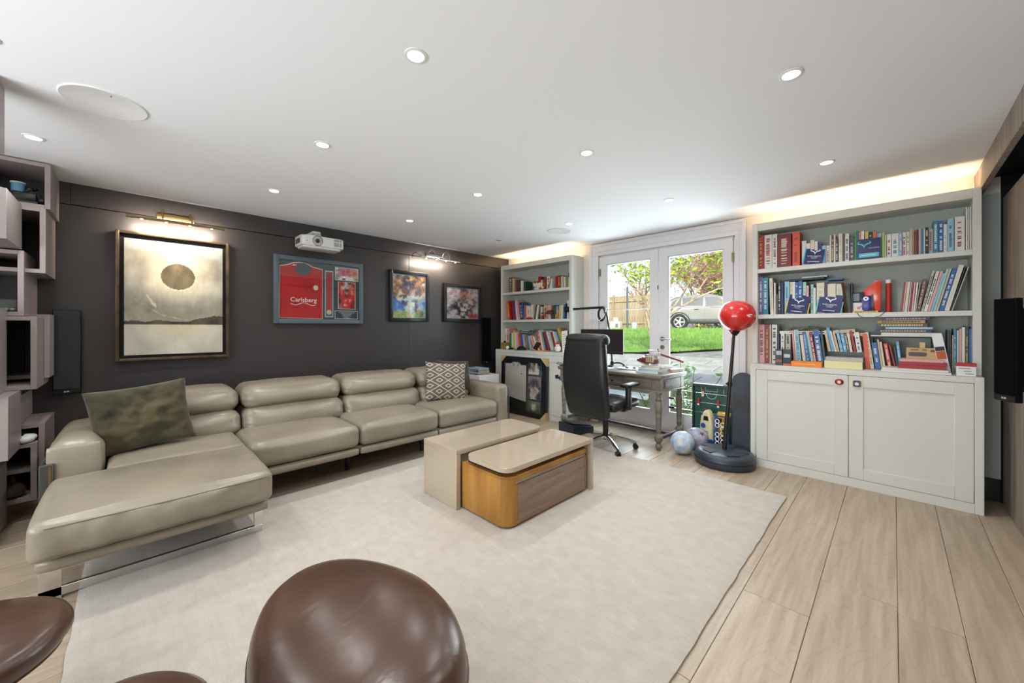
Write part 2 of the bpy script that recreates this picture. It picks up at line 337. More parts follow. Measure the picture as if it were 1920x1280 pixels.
# ------------------------------------------------------------------ built-in bookcases and base cabinets
def bookcase(x0,x1,lb,group):
    t=thing('bookcase',lb,'bookcase',((x0+x1)/2,4.28,.92)); o=W(t); st=.041
    for a,b in ((x0,x0+st),(x1-st,x1)): G().box((a,4.14,.919),(b,4.415,2.22),.002,1).out('side_panel',greige,t,loc=o)
    G().box((x0+st,4.14,2.150),(x1-st,4.165,2.22),.002,1).out('top_rail',greige,t,loc=o)
    G().box((x0+st,4.164,2.150),(x1-st,4.40,2.165)).out('top_board',greige,t,loc=o)
    G().box((x0+st,4.40,.92),(x1-st,4.415,2.15)).out('back_panel',sage,t,loc=o)
    for z in (1.757,1.332): G().box((x0+st,4.142,z),(x1-st,4.40,z+.038),.002,1).out('shelf',greige,t,loc=o)
    G().box((x0+.06,4.205,2.166),(x1-.06,4.222,2.170)).out('light_strip',M('led_strip',(255,205,150),.5,emit=4),t,loc=o)
    lamp('shelf_top_led','AREA',((x0+x1)/2-t.location.x,4.213-t.location.y,2.172-t.location.z),4.2,(1,.72,.42),(R(180),0,0),parent=t,shape='RECTANGLE',size=x1-x0-.1,size_y=.015)
    return t
bookcase(-.937,.431,'tall wide grey bookcase right of the garden doors','built-in bookcases')
bookcase(-4.39,-3.02,'grey bookcase in the far left corner by the dark wall','built-in bookcases')
def cabinet(x0,x1,lb,knobs):
    t=thing('base_cabinet',lb,'cabinet',((x0+x1)/2,4.2,0)); o=W(t)
    b=G().box((x0,4.0,0),(x0+.042,4.415,.918),.002,1).box((x1-.042,4.0,0),(x1,4.415,.918),.002,1).box((x0+.042,4.0,0),(x1-.042,4.02,.068),.001,1).box((x0+.042,4.0,.876),(x1-.042,4.02,.918),.001,1)
    b.box((x0+.042,4.02,.895),(x1-.042,4.415,.918)).box((x0+.042,4.38,.06),(x1-.042,4.4,.9)).box((x0+.042,4.02,.05),(x1-.042,4.38,.066))
    b.out('carcass',greige,t,loc=o)
    xm=(x0+x1)/2-.003
    for k,(a,c) in enumerate(((x0+.0445,xm-.0015),(xm+.0015,x1-.0445))):
        z0,z1,s=.0705,.8735,.085
        d=G().box((a,4.001,z0),(a+s,4.021,z1),.0015,1).box((c-s,4.001,z0),(c,4.021,z1),.0015,1).box((a+s,4.001,z0),(c-s,4.021,z0+s),.0015,1).box((a+s,4.001,z1-s),(c-s,4.021,z1),.0015,1)
        d=d.box((a+s-.002,4.010,z0+s-.002),(c-s+.002,4.018,z1-s+.002)).out('door',greige,t,loc=o)
        if knobs:
            px=(xm-.055) if k==0 else (xm+.05)
            if k==0:
                q=G().lathe([(.0005,.018),(.018,.018),(.026,.012),(.028,.004),(.02,0)],n=24,mtx=Matrix.Translation((px,4.001,.817))@Matrix.Rotation(R(90),4,'X'),sx=1,sy=.85).out('knob',col((150,24,30),.35),d)
                G().cyl((px,3.984,.817),(px,3.982,.817),.012,n=16).out('crest',col((228,205,180),.4),q)
            else:
                q=G().prism(rrect(px-.022,.79,px+.022,.838,.008),3.985,4.001,'y').out('knob',col((56,40,84),.35),d)
                G().cyl((px,3.985,.813),(px,3.983,.813),.012,n=16).out('crest',col((225,220,215),.4),q)
                G().box((px-.026,3.992,.788),(px+.026,4.001,.836)).out('backplate',col((214,208,130),.5),q)
    return t
cabinet(-.922,.427,'pale grey two-door base cabinet with red and purple knobs',True)
cabinet(-4.36,-3.01,'pale grey base cabinet behind the leaning framed shirt',False)

# ------------------------------------------------------------------ rug
def rug():
    x0,x1,y0,y1=-3.2,-.555,-.175,3.41; nx,ny=90,120; t=.016; bm=bmesh.new(); vs=[]
    for j in range(ny+1):
        for i in range(nx+1):
            x=x0+(x1-x0)*i/nx; y=y0+(y1-y0)*j/ny; e=min(i,nx-i,j,ny-j)
            if e==0:
                x+=.006*nz(y*9,1.3,x*9); y+=.006*nz(x*9,7.7,y*9)
            z=t+.0012*nz(x*5,y*5,0) if e else t*.55
            vs.append(bm.verts.new((x,y,z)))
    for j in range(ny):
        for i in range(nx): a=j*(nx+1)+i; bm.faces.new((vs[a],vs[a+1],vs[a+nx+2],vs[a+nx+1]))
    r=bmesh.ops.extrude_face_region(bm,geom=bm.faces[:])
    for v in [v for v in r['geom'] if isinstance(v,bmesh.types.BMVert)]: v.co.z=.0012
    bmesh.ops.recalc_face_normals(bm,faces=bm.faces[:])
    g=G(); g.bm.free(); g.bm=bm
    m=M('rug_wool',(208,199,187),.95,vary=(16,(192,182,168),(205,196,183)),bump=(300,.7,4),sheen=.4,stretch=(1,1,1))
    t_=m.node_tree; b=t_.nodes['Principled BSDF']; old=b.inputs['Base Color'].links[0].from_socket
    n=t_.nodes.new('ShaderNodeTexNoise'); mp=t_.nodes.new('ShaderNodeMapping'); tc=t_.nodes.new('ShaderNodeTexCoord'); mp.inputs['Scale'].default_value=(5,60,1)
    t_.links.new(tc.outputs['Object'],mp.inputs[0]); t_.links.new(mp.outputs[0],n.inputs['Vector']); n.inputs['Scale'].default_value=1.3; n.inputs['Detail'].default_value=4
    cr=t_.nodes.new('ShaderNodeValToRGB'); cr.color_ramp.elements[0].position=.38; cr.color_ramp.elements[0].color=(.86,.85,.84,1); cr.color_ramp.elements[1].position=.56; cr.color_ramp.elements[1].color=(1,1,1,1); t_.links.new(n.outputs['Fac'],cr.inputs[0])
    mx=t_.nodes.new('ShaderNodeMix'); mx.data_type='RGBA'; mx.blend_type='MULTIPLY'; mx.inputs['Factor'].default_value=.35; t_.links.new(old,mx.inputs['A']); t_.links.new(cr.outputs[0],mx.inputs['B']); t_.links.new(mx.outputs['Result'],b.inputs['Base Color'])
    tag(g.out('rug',m),'large cream wool rug under the coffee table','rug')
rug()

# ------------------------------------------------------------------ sofa
leather=M('taupe_leather',(138,129,113),.31,bump=(26,.22,6),vary=(2.2,(126,117,101),(146,137,121)),spec=.5)
sofa=thing('sofa','long taupe leather corner sofa with chaise along the dark wall','sofa',(-3.5,1.4,0)); so=W(sofa)
def S(name,a,b,r,bulge,n=12,wr=0,wf=6,seed=0,taper=None,mat=None): return G().soft(a,b,r,bulge,n,wr,wf,seed,taper=taper).out(name,mat or leather,sofa,loc=so,ang=80)
seats=((.568,1.343),(1.347,2.118),(2.122,2.893))
for k,(a,b) in enumerate(seats):
    S('seat_cushion',(-3.78,a,.262),(-3.10,b,.445),.055,(.012,.0,.028),16,.004,5,k*3.1)
    S('front_panel',(-3.20,a+.004,.195),(-3.115,b-.004,.258),.022,(.008,0,0),8)
for k,(a,b) in enumerate(((-.09,.62),(.625,1.415),(1.42,2.225),(2.23,2.90))):
    def lean(o,hy=(b-a)/2):
        e=sm((abs(o.y)-hy+.17)/.15)*(o.x>0); o.x+=-.22*o.z-.011*e*(.5+.5*math.sin(o.z*95+5*nz(o.y*9,o.z*9,k))); return o
    S('back_cushion',(-3.99,a,.40),(-3.60,b,.605),.075,(.035,0,.01),14,.007,6,k*5.7,lean)
    S('headrest',(-4.10,a+.004,.585),(-3.66,b-.004,.775),.085,(.03,0,.012),14,.005,6,k*2.3,lean)
def fold(o):
    k=sm((o.x-.30)/.05)*sm((.075-o.z)/.05)
    o.x+=k*.012*(math.sin(o.y*46+4*nz(o.y*4,o.z*9,0))*sm(.5+1.2*nz(o.y*2.2,3,1))+nz(o.y*20,o.z*6,2)); return o
cz=S('chaise_cushion',(-3.155,-.300,.285),(-2.45,.565,.452),.034,(.034,.012,.03),34,.003,4,9,fold)
S('chaise_cushion',(-3.72,-.10,.285),(-3.135,.565,.452),.035,(0,0,.012),14,.003,4,2)
G().tube([(-2.4475+.0153*(1-((y-.1325)/.4325)**2),y,.428) for y in [-.25+.79*i/40 for i in range(41)]],.0022,5).out('seam',M('stitching',(120,110,95),.8),cz)
S('chaise_base',(-3.3,-.285,.215),(-2.50,.558,.282),.028,(.01,.006,0),10)
S('base_frame',(-4.08,-.28,.20),(-3.16,2.93,.27),.02,(0,0,0),4)
S('back_frame',(-4.14,-.20,.16),(-4.0,2.92,.66),.03,(0,0,0),4)
S('armrest',(-4.12,-.335,.21),(-3.30,-.115,.60),.07,(.012,.01,.03),14,.005,7,4)
G().soft((-3.306,-.33,.33),(-3.287,-.12,.585),.01,(.012,0,0),8).out('armrest_end',leather,sofa,loc=so)
G().box((-4.1,-.352,.20),(-3.28,-.337,.50),.004,1).box((-3.29,-.352,.20),(-3.26,-.30,.50),.004,1).out('arm_side_panel',M('dark_leather_panel',(60,60,58),.4),sofa,loc=so)
G().box((-3.2615,-.318,.22),(-3.2585,-.308,.49)).out('metal_strip',brass,sofa,loc=so)
S('armrest',(-4.12,2.895,.11),(-3.11,3.062,.605),.045,(.006,.006,.008),14,.002,5,6)
G().box((-3.125,3.062,.12),(-3.11,3.066,.58)).out('metal_strip',chrome,sofa,loc=so)
fr=G().box((-2.735,-.295,.017),(-2.715,.566,.056),.001,1).box((-2.735,-.295,.001),(-2.715,-.225,.218),.001,1).box((-2.735,.525,.056),(-2.715,.566,.218),.001,1)
fr.box((-3.1,-.29,.17),(-2.74,-.235,.20)).box((-3.1,.53,.17),(-2.74,.566,.20)); fr.out('chrome_foot',chrome,sofa,loc=so)
for (x,y) in ((-4.0,-.1),(-4.0,1.4),(-4.0,2.85),(-3.4,1.35),(-3.4,2.1),(-3.32,2.95)): G().cyl((x,y,.001),(x,y,.2),.02,.026,12).out('leg',black,sofa,loc=so)
# cushions on the sofa
def pillow(name,lb,w,h,th,mat,loc,rot,grp='sofa cushions',seed=0,wr=.012,fn=None,n=26):
    bm=bmesh.new(); rows=[]
    for sgn in (1,-1):
        vv=[]
        for j in range(n+1):
            for i in range(n+1):
                u=-1+2*i/n; v=-1+2*j/n
                px=.5*w*u*(1-.07*(1-v*v)); pz=.5*h*v*(1-.07*(1-u*u))
                k=max(0,(1-abs(u)**2.6))**.55*max(0,(1-abs(v)**2.6))**.55
                e=.0 if (i in (0,n) or j in (0,n)) else 1
                d=sgn*th*.5*k+e*wr*k*(nz(u*2.2+seed,v*2.2,sgn*3.)+.6*nz(u*5+seed,v*4,sgn*5.))
                vv.append(bm.verts.new((px,d,pz)))
        for j in range(n):
            for i in range(n):
                a=j*(n+1)+i; f=(vv[a],vv[a+1],vv[a+n+2],vv[a+n+1]); bm.faces.new(f if sgn<0 else f[::-1])
    bmesh.ops.remove_doubles(bm,verts=bm.verts[:],dist=1e-5)
    g=G(); g.bm.free(); g.bm=bm; o=g.out(name,mat,None,loc=loc,rot=rot,ang=80); tag(o,lb,'cushion',grp); return o
velvet=M('bronze_velvet',(58,52,34),.8,spec=.2,vary=(4.5,(30,27,17),(84,77,52)),sheen=.2,bump=(22,.5))  # mottled colour stands in for highlights and shade on the crushed pile
pillow('cushion','crumpled bronze velvet cushion on the chaise by the armrest',.50,.43,.17,velvet,(-3.52,.055,.665),(R(-20),R(-6),R(93)),seed=3,wr=.04,n=44)
pat=M('diamond_weave',(120,110,98),.85)
def diamond(m):
    t=m.node_tree; N=t.nodes.new; K=t.links.new; b=t.nodes['Principled BSDF']; tc=N('ShaderNodeTexCoord'); sp=N('ShaderNodeSeparateXYZ'); K(tc.outputs['Object'],sp.inputs[0])
    def ma(op,a,bv,c=None):
        n=N('ShaderNodeMath'); n.operation=op
        for i,v in enumerate((a,bv)):
            if v is None: continue
            if isinstance(v,(int,float)): n.inputs[i].default_value=v
            else: K(v,n.inputs[i])
        return n.outputs[0]
    u=ma('MULTIPLY',sp.outputs[0],5.2); v=ma('MULTIPLY',sp.outputs[2],8.5)
    p=ma('PINGPONG',ma('ADD',u,v),.5); q=ma('PINGPONG',ma('SUBTRACT',u,v),.5); mn=ma('MINIMUM',p,q); st=ma('PINGPONG',ma('MULTIPLY',mn,3.0),.5)
    g=ma('GREATER_THAN',st,.13); ctr=ma('GREATER_THAN',mn,.41); 
    cr=N('ShaderNodeMix'); cr.data_type='RGBA'; K(g,cr.inputs['Factor']); cr.inputs['A'].default_value=lin((186,178,166)); cr.inputs['B'].default_value=lin((98,89,78))
    c2=N('ShaderNodeMix'); c2.data_type='RGBA'; K(ctr,c2.inputs['Factor']); K(cr.outputs['Result'],c2.inputs['A']); c2.inputs['B'].default_value=lin((92,82,70)); K(c2.outputs['Result'],b.inputs['Base Color'])
diamond(pat)
pillow('cushion','square cushion with cream and brown diamond weave at the right end',.47,.43,.15,pat,(-3.50,2.47,.655),(R(-17),R(5),R(72)),seed=8,wr=.006)
pillow('cushion','bronze velvet cushion tucked behind the diamond cushion',.46,.42,.14,velvet,(-3.70,2.72,.66),(R(-20),R(4),R(82)),seed=12,wr=.014)

# ------------------------------------------------------------------ coffee table
ct=thing('coffee_table','two-level taupe lacquer coffee table with wooden drawer box','coffee table',(-2.06,2.03,.016)); o=W(ct)
lacq=M('taupe_lacquer',(180,166,145),.12,coat=.6); tw=M('honey_oak',(172,122,52),.4,vary=(3,(150,100,38),(184,136,66)),stretch=(3,3,.6),bump=(60,.05)); gw=M('grey_oak',(138,118,98),.45,vary=(4,(120,100,82),(152,132,112)),stretch=(2,.6,6))
zf=.017
G().prism(rrect(-2.49,1.555,-2.085,2.455,.06,8,(0,0,1,1)),.385,.42,'z',.002,1).out('table_top',lacq,ct,loc=o)
G().box((-2.49,1.555,zf),(-2.085,1.59,.385),.002,1).out('end_panel',lacq,ct,loc=o)
G().prism(rrect(-2.035,1.58,-1.625,2.505,.07,8,(1,1,0,0)),.372,.402,'z',.002,1).out('table_top',lacq,ct,loc=o)
G().box((-2.035,2.475,zf),(-1.625,2.505,.372),.002,1).out('end_panel',lacq,ct,loc=o)
bxp=rrect(-2.08,1.60,-1.648,2.44,.075,8,(0,1,0,0))
G().prism(bxp,.03,.322,'z',.002,1).out('drawer_box',tw,ct,loc=o)
G().prism(rrect(-2.08,1.60,-1.648,2.44,.075,8,(0,1,0,0)),.323,.336,'z',.001,1).out('box_rim',tw,ct,loc=o)
G().prism(rrect(-2.05,1.63,-1.70,2.42,.06,6,(0,1,0,0)),.337,.371,'z').out('shadow_gap_block',blackm,ct,loc=o)
G().prism(rrect(-2.05,1.63,-1.68,2.42,.06,6,(0,1,0,0)),zf,.03,'z').out('plinth',blackm,ct,loc=o)
G().box((-2.45,1.60,zf),(-2.1,2.40,.384)).out('inner_block',M('inner_taupe',(120,108,92),.5),ct,loc=o)
fr=G().box((-1.649,1.70,.055),(-1.6435,2.415,.28),.001,1).out('drawer_front',gw,ct,loc=o)
G().box((-1.649,1.68,.285),(-1.642,2.43,.303),.001,1).box((-1.649,1.68,.045),(-1.642,2.43,.053),.001,1).box((-1.649,2.418,.045),(-1.642,2.43,.303),.001,1).out('drawer_frame',gw,ct,loc=o)
G().box((-1.648,1.69,.281),(-1.6472,2.415,.2845)).out('finger_groove',blackm,ct,loc=o)

# ------------------------------------------------------------------ leather pebble stools
choc=M('brown_leather',(74,50,37),.28,bump=(11,.16,7),vary=(1.6,(64,42,30),(86,61,47)),stretch=(2.4,1,1))
def stool(lb,loc,rx,ry,rot,h,seed,lobes=.07,under=False):
    prof=[(.55,.0),(.74,.012),(.86,.05),(.95,.13),(1.0,.24),(1.01,.31),(.995,.355),(.96,.385),(.90,.405),(.80,.42),(.62,.434),(.42,.443),(.2,.447),(.002,.448)]
    if under: prof=[(.30,.0),(.32,.02),(.36,.10),(.48,.20),(.72,.275),(.92,.325),(1.0,.365),(1.0,.385),(.97,.405),(.90,.418),(.75,.428),(.5,.438),(.2,.446),(.002,.448)]
    n=56; vs=[];fs=[]
    for k,(r,z) in enumerate(prof):
        for i in range(n):
            a=2*PI*i/n; q=1+lobes*math.cos(3*a+seed)+.02*math.cos(2*a+seed*2)
            x=r*rx*q*math.cos(a); y=r*ry*q*math.sin(a)
            vs.append((x,y,z*h/.448+(.006*nz(x*4+seed,y*4,1) if z>.4 else 0)))
    for k in range(len(prof)-1):
        for i in range(n): fs.append((k*n+i,k*n+(i+1)%n,(k+1)*n+(i+1)%n,(k+1)*n+i))
    fs.append(tuple(range(n))[::-1]); fs.append(tuple(range((len(prof)-1)*n,len(prof)*n)))
    t=thing('leather_stool',lb,'stool',loc,rot,'brown leather pebble stools'); g=G(); g._new(vs,fs); g.out('body',choc,t,ang=80)
    k=5; g=G(); g.tube([(v[0]*1.002,v[1]*1.002,v[2]) for v in vs[k*n:(k+1)*n]],.003,5,True); g.out('piping',choc,t)
stool('big brown leather pebble stool in front on the rug',(-1.125,.47,.017),.385,.262,R(5),.415,3.4,.02)
stool('brown leather stool at the left picture edge on bare floor',(-1.86,-.41,.001),.27,.27,R(10),.385,2.1,.03,True)
stool('low brown leather stool between the other two stools',(-1.042,-.033,.017),.172,.172,R(30),.50,4.0,.03)

# ------------------------------------------------------------------ desk
dw=M('grey_washed_wood',(118,111,98),.5,vary=(5,(100,92,80),(136,129,116)),stretch=(.8,6,6),bump=(40,.08))
desk=thing('writing_desk','grey-washed wooden writing desk with turned legs by the garden doors','desk',(-2.99,3.795,0),R(-2.4))
G().prism(rrect(0,0,1.36,.60,.012),.742,.766,'z',.004,2).out('desk_top',dw,desk)
G().box((.008,.008,.728),(1.352,.592,.742),.003,1).out('top_moulding',dw,desk)
G().box((.03,.03,.60),(1.33,.05,.728),.002,1).box((.03,.55,.60),(1.33,.57,.728),.002,1).box((.03,.03,.60),(.05,.57,.728),.002,1).box((1.31,.03,.60),(1.33,.57,.728),.002,1).out('apron',dw,desk)
G().box((.015,.015,.59),(1.345,.585,.603),.003,1).out('lower_moulding',dw,desk)
G().box((1.330,.11,.625),(1.336,.49,.715),.003,1).box((1.332,.125,.638),(1.339,.475,.702),.004,1).out('side_panel',dw,desk)
for a,b in ((.11,.42),(.46,.90),(.94,1.24)):
    d=G().box((a,.022,.622),(b,.031,.716),.003,1).box((a+.018,.018,.638),(b-.018,.024,.700),.003,1).out('drawer',dw,desk)
    for kx in ([(a+b)/2] if b-a<.4 else [a+.11,b-.11]): G().lathe([(.004,0),(.005,.008),(.011,.014),(.010,.02),(.001,.023)],n=14,mtx=Matrix.Translation((kx,.018,.668))@Matrix.Rotation(R(90),4,'X')).out('knob',M('dark_knob',(40,36,32),.4,.6),d)
lp=[(.022,.02),(.032,.03),(.034,.05),(.022,.068),(.020,.075),(.040,.10),(.044,.13),(.034,.158),(.020,.17),(.022,.185),(.026,.20),(.024,.22),(.028,.30),(.034,.42),(.037,.49),(.030,.50),(.030,.51),(.036,.52),(.026,.535),(.026,.56),(.036,.575),(.036,.59)]
for (x,y) in ((.062,.062),(1.298,.062),(.062,.538),(1.298,.538)):
    G().lathe([(.016,.0),(.022,.006)]+lp,c=(x,y,0),n=18).box((x-.036,y-.036,.59),(x+.036,y+.036,.73),.003,1).out('leg',dw,desk)
dkw=M('dark_stretcher',(62,58,54),.5)
G().box((.05,.30-.02,.115),(1.31,.30+.02,.14),.003,1).box((.045,.06,.105),(.08,.54,.135),.003,1).box((1.28,.06,.105),(1.315,.54,.135),.003,1).out('stretcher',dkw,desk)

# ------------------------------------------------------------------ office chair
lb=M('black_leather',(22,23,24),.36,bump=(220,.08,4))
ch=thing('office_chair','high-backed black leather office chair facing the desk','office chair',(-2.12,3.50,0),R(0))
for k in range(5):
    a=R(90+72*k+18); c,s=math.cos(a),math.sin(a)
    G().tube([(c*.03,s*.03,.115),(c*.12,s*.12,.11),(c*.22,s*.22,.088),(c*.30,s*.30,.066)],[.024,.021,.018,.014],8).out('base_arm',chrome,ch)
    q=G().cyl((c*.30-s*.02,s*.30+c*.02,.028),(c*.30-s*.004,s*.30+c*.004,.028),.027,n=16).cyl((c*.30+s*.02,s*.30-c*.02,.028),(c*.30+s*.004,s*.30-c*.004,.028),.027,n=16).cyl((c*.30,s*.30,.03),(c*.30,s*.30,.075),.008,n=8); q.out('castor',black,ch)
G().cyl((0,0,.09),(0,0,.30),.028,n=16).cyl((0,0,.28),(0,0,.42),.017,n=12).out('gas_column',black,ch)
G().box((-.11,-.16,.40),(.11,.14,.44),.01,2).tube([(.10,-.02,.42),(.22,-.02,.415)],.008).out('mechanism',black,ch)
G().soft((-.25,-.24,.43),(.25,.27,.52),.04,(.01,.01,.022),12,.003,8,2).out('seat',lb,ch,ang=80)
def bk(o):
    z=(o.z+.40)/.80; o.x*=.86+.16*math.sin(PI*min(1,max(0,z*.85+.12)))-.02*max(0,z-.8); o.y+=-.075*math.sin(PI*z*.95)*(.7)+.05*(z-.4)*-1; return o
br=G().soft((-.245,-.365,.375),(.245,-.285,1.165),.035,(.004,.012,.004),18,.001,5,1,taper=bk).out('backrest',lb,ch,ang=80)
G().soft((-.235,-.405,1.07),(.235,-.285,1.185),.05,(.004,.01,.01),12,.001,8,3).out('head_roll',lb,br,ang=80)
G().tube([(-.22,-.41,1.075),(0,-.414,1.072),(.22,-.41,1.075)],.004,6).out('roll_seam',blackm,br)
G().box((-.04,-.30,.38),(.04,-.20,.43),.006,1).out('back_bracket',black,ch)
for s in (-1,1):
    G().box((s*.275-.022,-.06,.44),(s*.275+.022,.0,.67),.008,2).box((s*.275-.022,-.06,.42),(s*.20,.0,.445),.004,1).out('arm_post',black,ch)
    G().soft((s*.28-.045,-.13,.665),(s*.28+.045,.12,.70),.016,(0,0,.004),8).out('arm_pad',black,ch,ang=80)
# ------------------------------------------------------------------ things on the dark wall
EY=(0,1,0); EZ=(0,0,1)
def ascii_pic(rows,pal,jit=18,sc_=30,seed=0):
    H=len(rows); Wd=len(rows[0])
    def c(i,j): return pal[rows[max(0,min(H-1,j))][max(0,min(Wd-1,i))]]
    def fn(u,v):
        x=u*Wd-.5; y=v*H-.5
        x+=.7*nz(u*11,v*11,seed+.5)+.5*nz(u*27,v*27,seed+2.5); y+=.7*nz(u*11,v*11,seed+9.5)+.5*nz(u*27,v*27,seed+6.5)
        i=math.floor(x); j=math.floor(y); fx=x-i; fy=y-j
        k=mixc(mixc(c(i,j),c(i+1,j),fx),mixc(c(i,j+1),c(i+1,j+1),fx),fy); n=jit*(nz(u*sc_,v*sc_,seed)+.6*nz(u*sc_*2.5,v*sc_*2.5,seed+4))
        return tuple(max(0,min(255,q+n)) for q in k)
    return fn
def frame4(t,name,y0,y1,z0,z1,wd,xb,xf,mat,o,bev=.004):
    g=G(); 
    for (a,b) in (((y0,z0),(y0+wd,z1)),((y1-wd,z0),(y1,z1)),((y0+wd,z0),(y1-wd,z0+wd)),((y0+wd,z1-wd),(y1-wd,z1))): g.box((xb,a[0],a[1]),(xf,b[0],b[1]),bev,2)
    return g.out(name,mat,t,loc=o)
# moon painting
pt=thing('moon_painting','large framed painting of an eclipsed moon over dark hills','painting',(-4.498,.285,.975)); o=W(pt)
frame4(pt,'frame',-.088,.658,.975,2.045,.022,-4.498,-4.435,M('bronze_frame',(86,70,50),.35,.4,vary=(9,(60,48,34),(104,86,62))),o,.003)
G().box((-4.497,-.066,.997),(-4.475,.636,2.023)).out('backing',blackm,pt,loc=o)
def moon(u,v):
    x=u*.648; y=v*.966; n1=nz(u*3,v*4,1); n2=nz(u*9,v*9,5); n3=nz(u*26,v*22,8)
    hor=.737; d=math.hypot(x-.335,y-.292)
    if v>hor:
        k=mixc((170,166,154),(204,199,184),.5+.7*n1+.35*n2); k=mixc(k,(214,200,160),sm(1-abs(u-.55)*2)*sm(1-(v-hor)*5)*.6); k=mixc(k,(150,142,122),max(0,n3)*.35)
    else:
        hill=.705-.018*n2-.055*sm((u-.55)/.45)-.008*n3
        glow=sm(1.15-d/.34)
        k=mixc((124,120,110),(188,184,170),.5+.8*n1+.5*n2); k=mixc(k,(240,228,198),glow*.75); k=mixc(k,(98,93,82),sm((v-.36)/.25)*sm(1.0-u*1.4)*.75*(.7+n2))
        k=mixc(k,(170,160,138),sm((v-.5)/.2)*.4)
        tb=.13+.05*u-.05*math.sin(u*3)
        k=mixc(k,(148,156,152),sm((tb-v)/.05)*.9); k=mixc(k,(120,128,126),sm(1-abs(v-tb+.02)/.05)*.35*u)
        e=abs(v-(.60+.10*math.sin((u-.15)*2.6)-.25*max(0,.35-u)))
        k=mixc(k,(236,226,200),sm(1-e/.010)*(.45 if u>.25 else .15)*(.6+n3))
        e2=abs((v-.50)-(u-.22)*1.1+.02*n3)
        if .20<u<.30: k=mixc(k,(240,230,205),sm(1-e2/.02)*.6)
        if v>hill: k=mixc((66,60,52),(96,86,72),.5+n2)
    if d<.114: 
        k=mixc((104,92,70),(146,132,104),.5+.8*n2+.5*n1); k=mixc(k,(150,146,136),sm(nz(u*6,v*6,3)*2)*.5); k=mixc(k,(80,66,46),max(0,n3)*.5)
    elif d<.124: k=mixc((250,236,196),k,sm((d-.114)/.010)*.6)
    return tuple(max(0,min(255,(q-150)*1.12+146+9*n3)) for q in k)
printed('canvas',(-4.4535,-.038,1.022),EY,EZ,.648,.966,moon,110,150,pt,PRINTM).location=o
G().box((-4.475,-.038,1.022),(-4.454,.610,1.988)).out('stretcher',M('canvas_edge',(150,140,120),.9),pt,loc=o)
# picture lights
def picture_light(lb,y0,y1,py0,py1,z,xo,mat,curved,pw):
    t=thing('picture_light',lb,'picture light',(-4.498,(py0+py1)/2,z),0,'brass and chrome picture lights'); o=W(t); zz=z
    G().box((-4.498,py0,zz+.05),(-4.472,py1,zz+.098),.003,2).out('wall_plate',mat,t,loc=o)
    for y in (py0+.03,py1-.03):
        if curved: p=[(-4.475,y,zz+.07),(-4.44,y,zz+.115),(-4.39,y,zz+.135),(-4.33,y,zz+.11),(xo,y,zz+.06),(xo,y,zz+.010)]
        else: p=[(-4.475,y,zz+.075),(-4.43,y,zz+.11),(xo-.01,y,zz+.10),(xo,y,zz+.010)]
        G().tube(p,.0055,8).out('arm',mat,t,loc=o)
    G().tube([(xo,y0,zz),(xo,y1,zz)],.011,12).out('lamp_bar',mat,t,loc=o)
    for k in range(4):
        y=y0+(y1-y0)*(k+.6)/4.2; G().cyl((xo,y,zz-.0112),(xo,y,zz-.0135),.008,n=10).out('bulb',M('warm_bulb',(255,214,150),.5,emit=30),t,loc=o)
    lamp('picture_lamp','AREA',(xo-t.location.x,(y0+y1)/2-t.location.y,zz-.016-t.location.z),pw,(1,.84,.68),(0,R(76),0),parent=t,shape='RECTANGLE',size=.012,size_y=(y1-y0)*.85)
picture_light('antique brass picture light above the moon painting',-.027,.60,.16,.405,2.14,-4.30,brass,False,8)
picture_light('chrome picture light above the two small football photos',2.63,3.28,2.83,3.12,2.163,-4.30,chrome,True,6.5)
G().tube([(-4.49,2.84,2.225),(-4.49,2.76,2.235),(-4.492,2.68,2.27),(-4.492,2.64,2.24),(-4.492,2.63,2.20)],.004,6).out('cable',blackm,[q for q in bpy.data.objects if q.name=='picture_light.001'][0],loc=tuple(-v for v in (-4.498,2.975,2.18)))
# projector
pj=thing('projector','white video projector mounted high on the dark wall','projector',(-4.45,1.42,2.07)); o=W(pj)
wp=M('projector_white',(214,214,210),.4)
G().prism(rrect(-4.45,1.215,-4.19,1.632,.035,6),2.092,2.192,'z',.012,3).prism(rrect(-4.43,1.235,-4.225,1.612,.03,6),2.074,2.095,'z',.006,2).out('housing',wp,pj,loc=o)
mt=Matrix.Translation((-4.19,1.362,2.142))@Matrix.Rotation(R(90),4,'Y')
ln=G().lathe([(.052,-.01),(.052,.004),(.044,.008),(.041,.0),(.030,-.004),(.028,.006),(.023,.008),(.022,.0),(.02,-.01)],n=32,mtx=mt).out('lens_ring',M('lens_grey',(150,150,152),.3,.4),pj,loc=o)
G().lathe([(.021,-.012),(.019,.001),(.001,.003)],n=24,mtx=mt).out('lens',M('lens_glass',(8,8,12),.05,coat=1),ln)
for (a,b) in ((1.525,1.575),(1.582,1.60)):
    for k in range(9):
        if k!=5: G().box((-4.1915,a,2.108+k*.0088),(-4.1885,b,2.112+k*.0088)).out('vent_slot',col((70,70,70)),pj,loc=o)
G().box((-4.40,1.2135,2.115),(-4.26,1.2165,2.165)).out('side_vent',col((104,84,62)),pj,loc=o)
G().cyl((-4.192,1.262,2.132),(-4.188,1.262,2.132),.005,n=10).out('sensor',black,pj,loc=o)
G().cyl((-4.33,1.385,2.19),(-4.33,1.385,2.245),.022,n=14).box((-4.50,1.345,2.235),(-4.29,1.425,2.262),.006,2).cyl((-4.36,1.34,2.225),(-4.30,1.43,2.225),.014,n=10).out('wall_bracket',M('bracket_white',(196,200,190),.4),pj,loc=o)
G().box((-4.5,1.42,2.2),(-4.36,1.49,2.235),.004,1).out('cable_cover',blackm,pj,loc=o)
pglass=glassmat('picture_glass',(248,250,250),1.0)
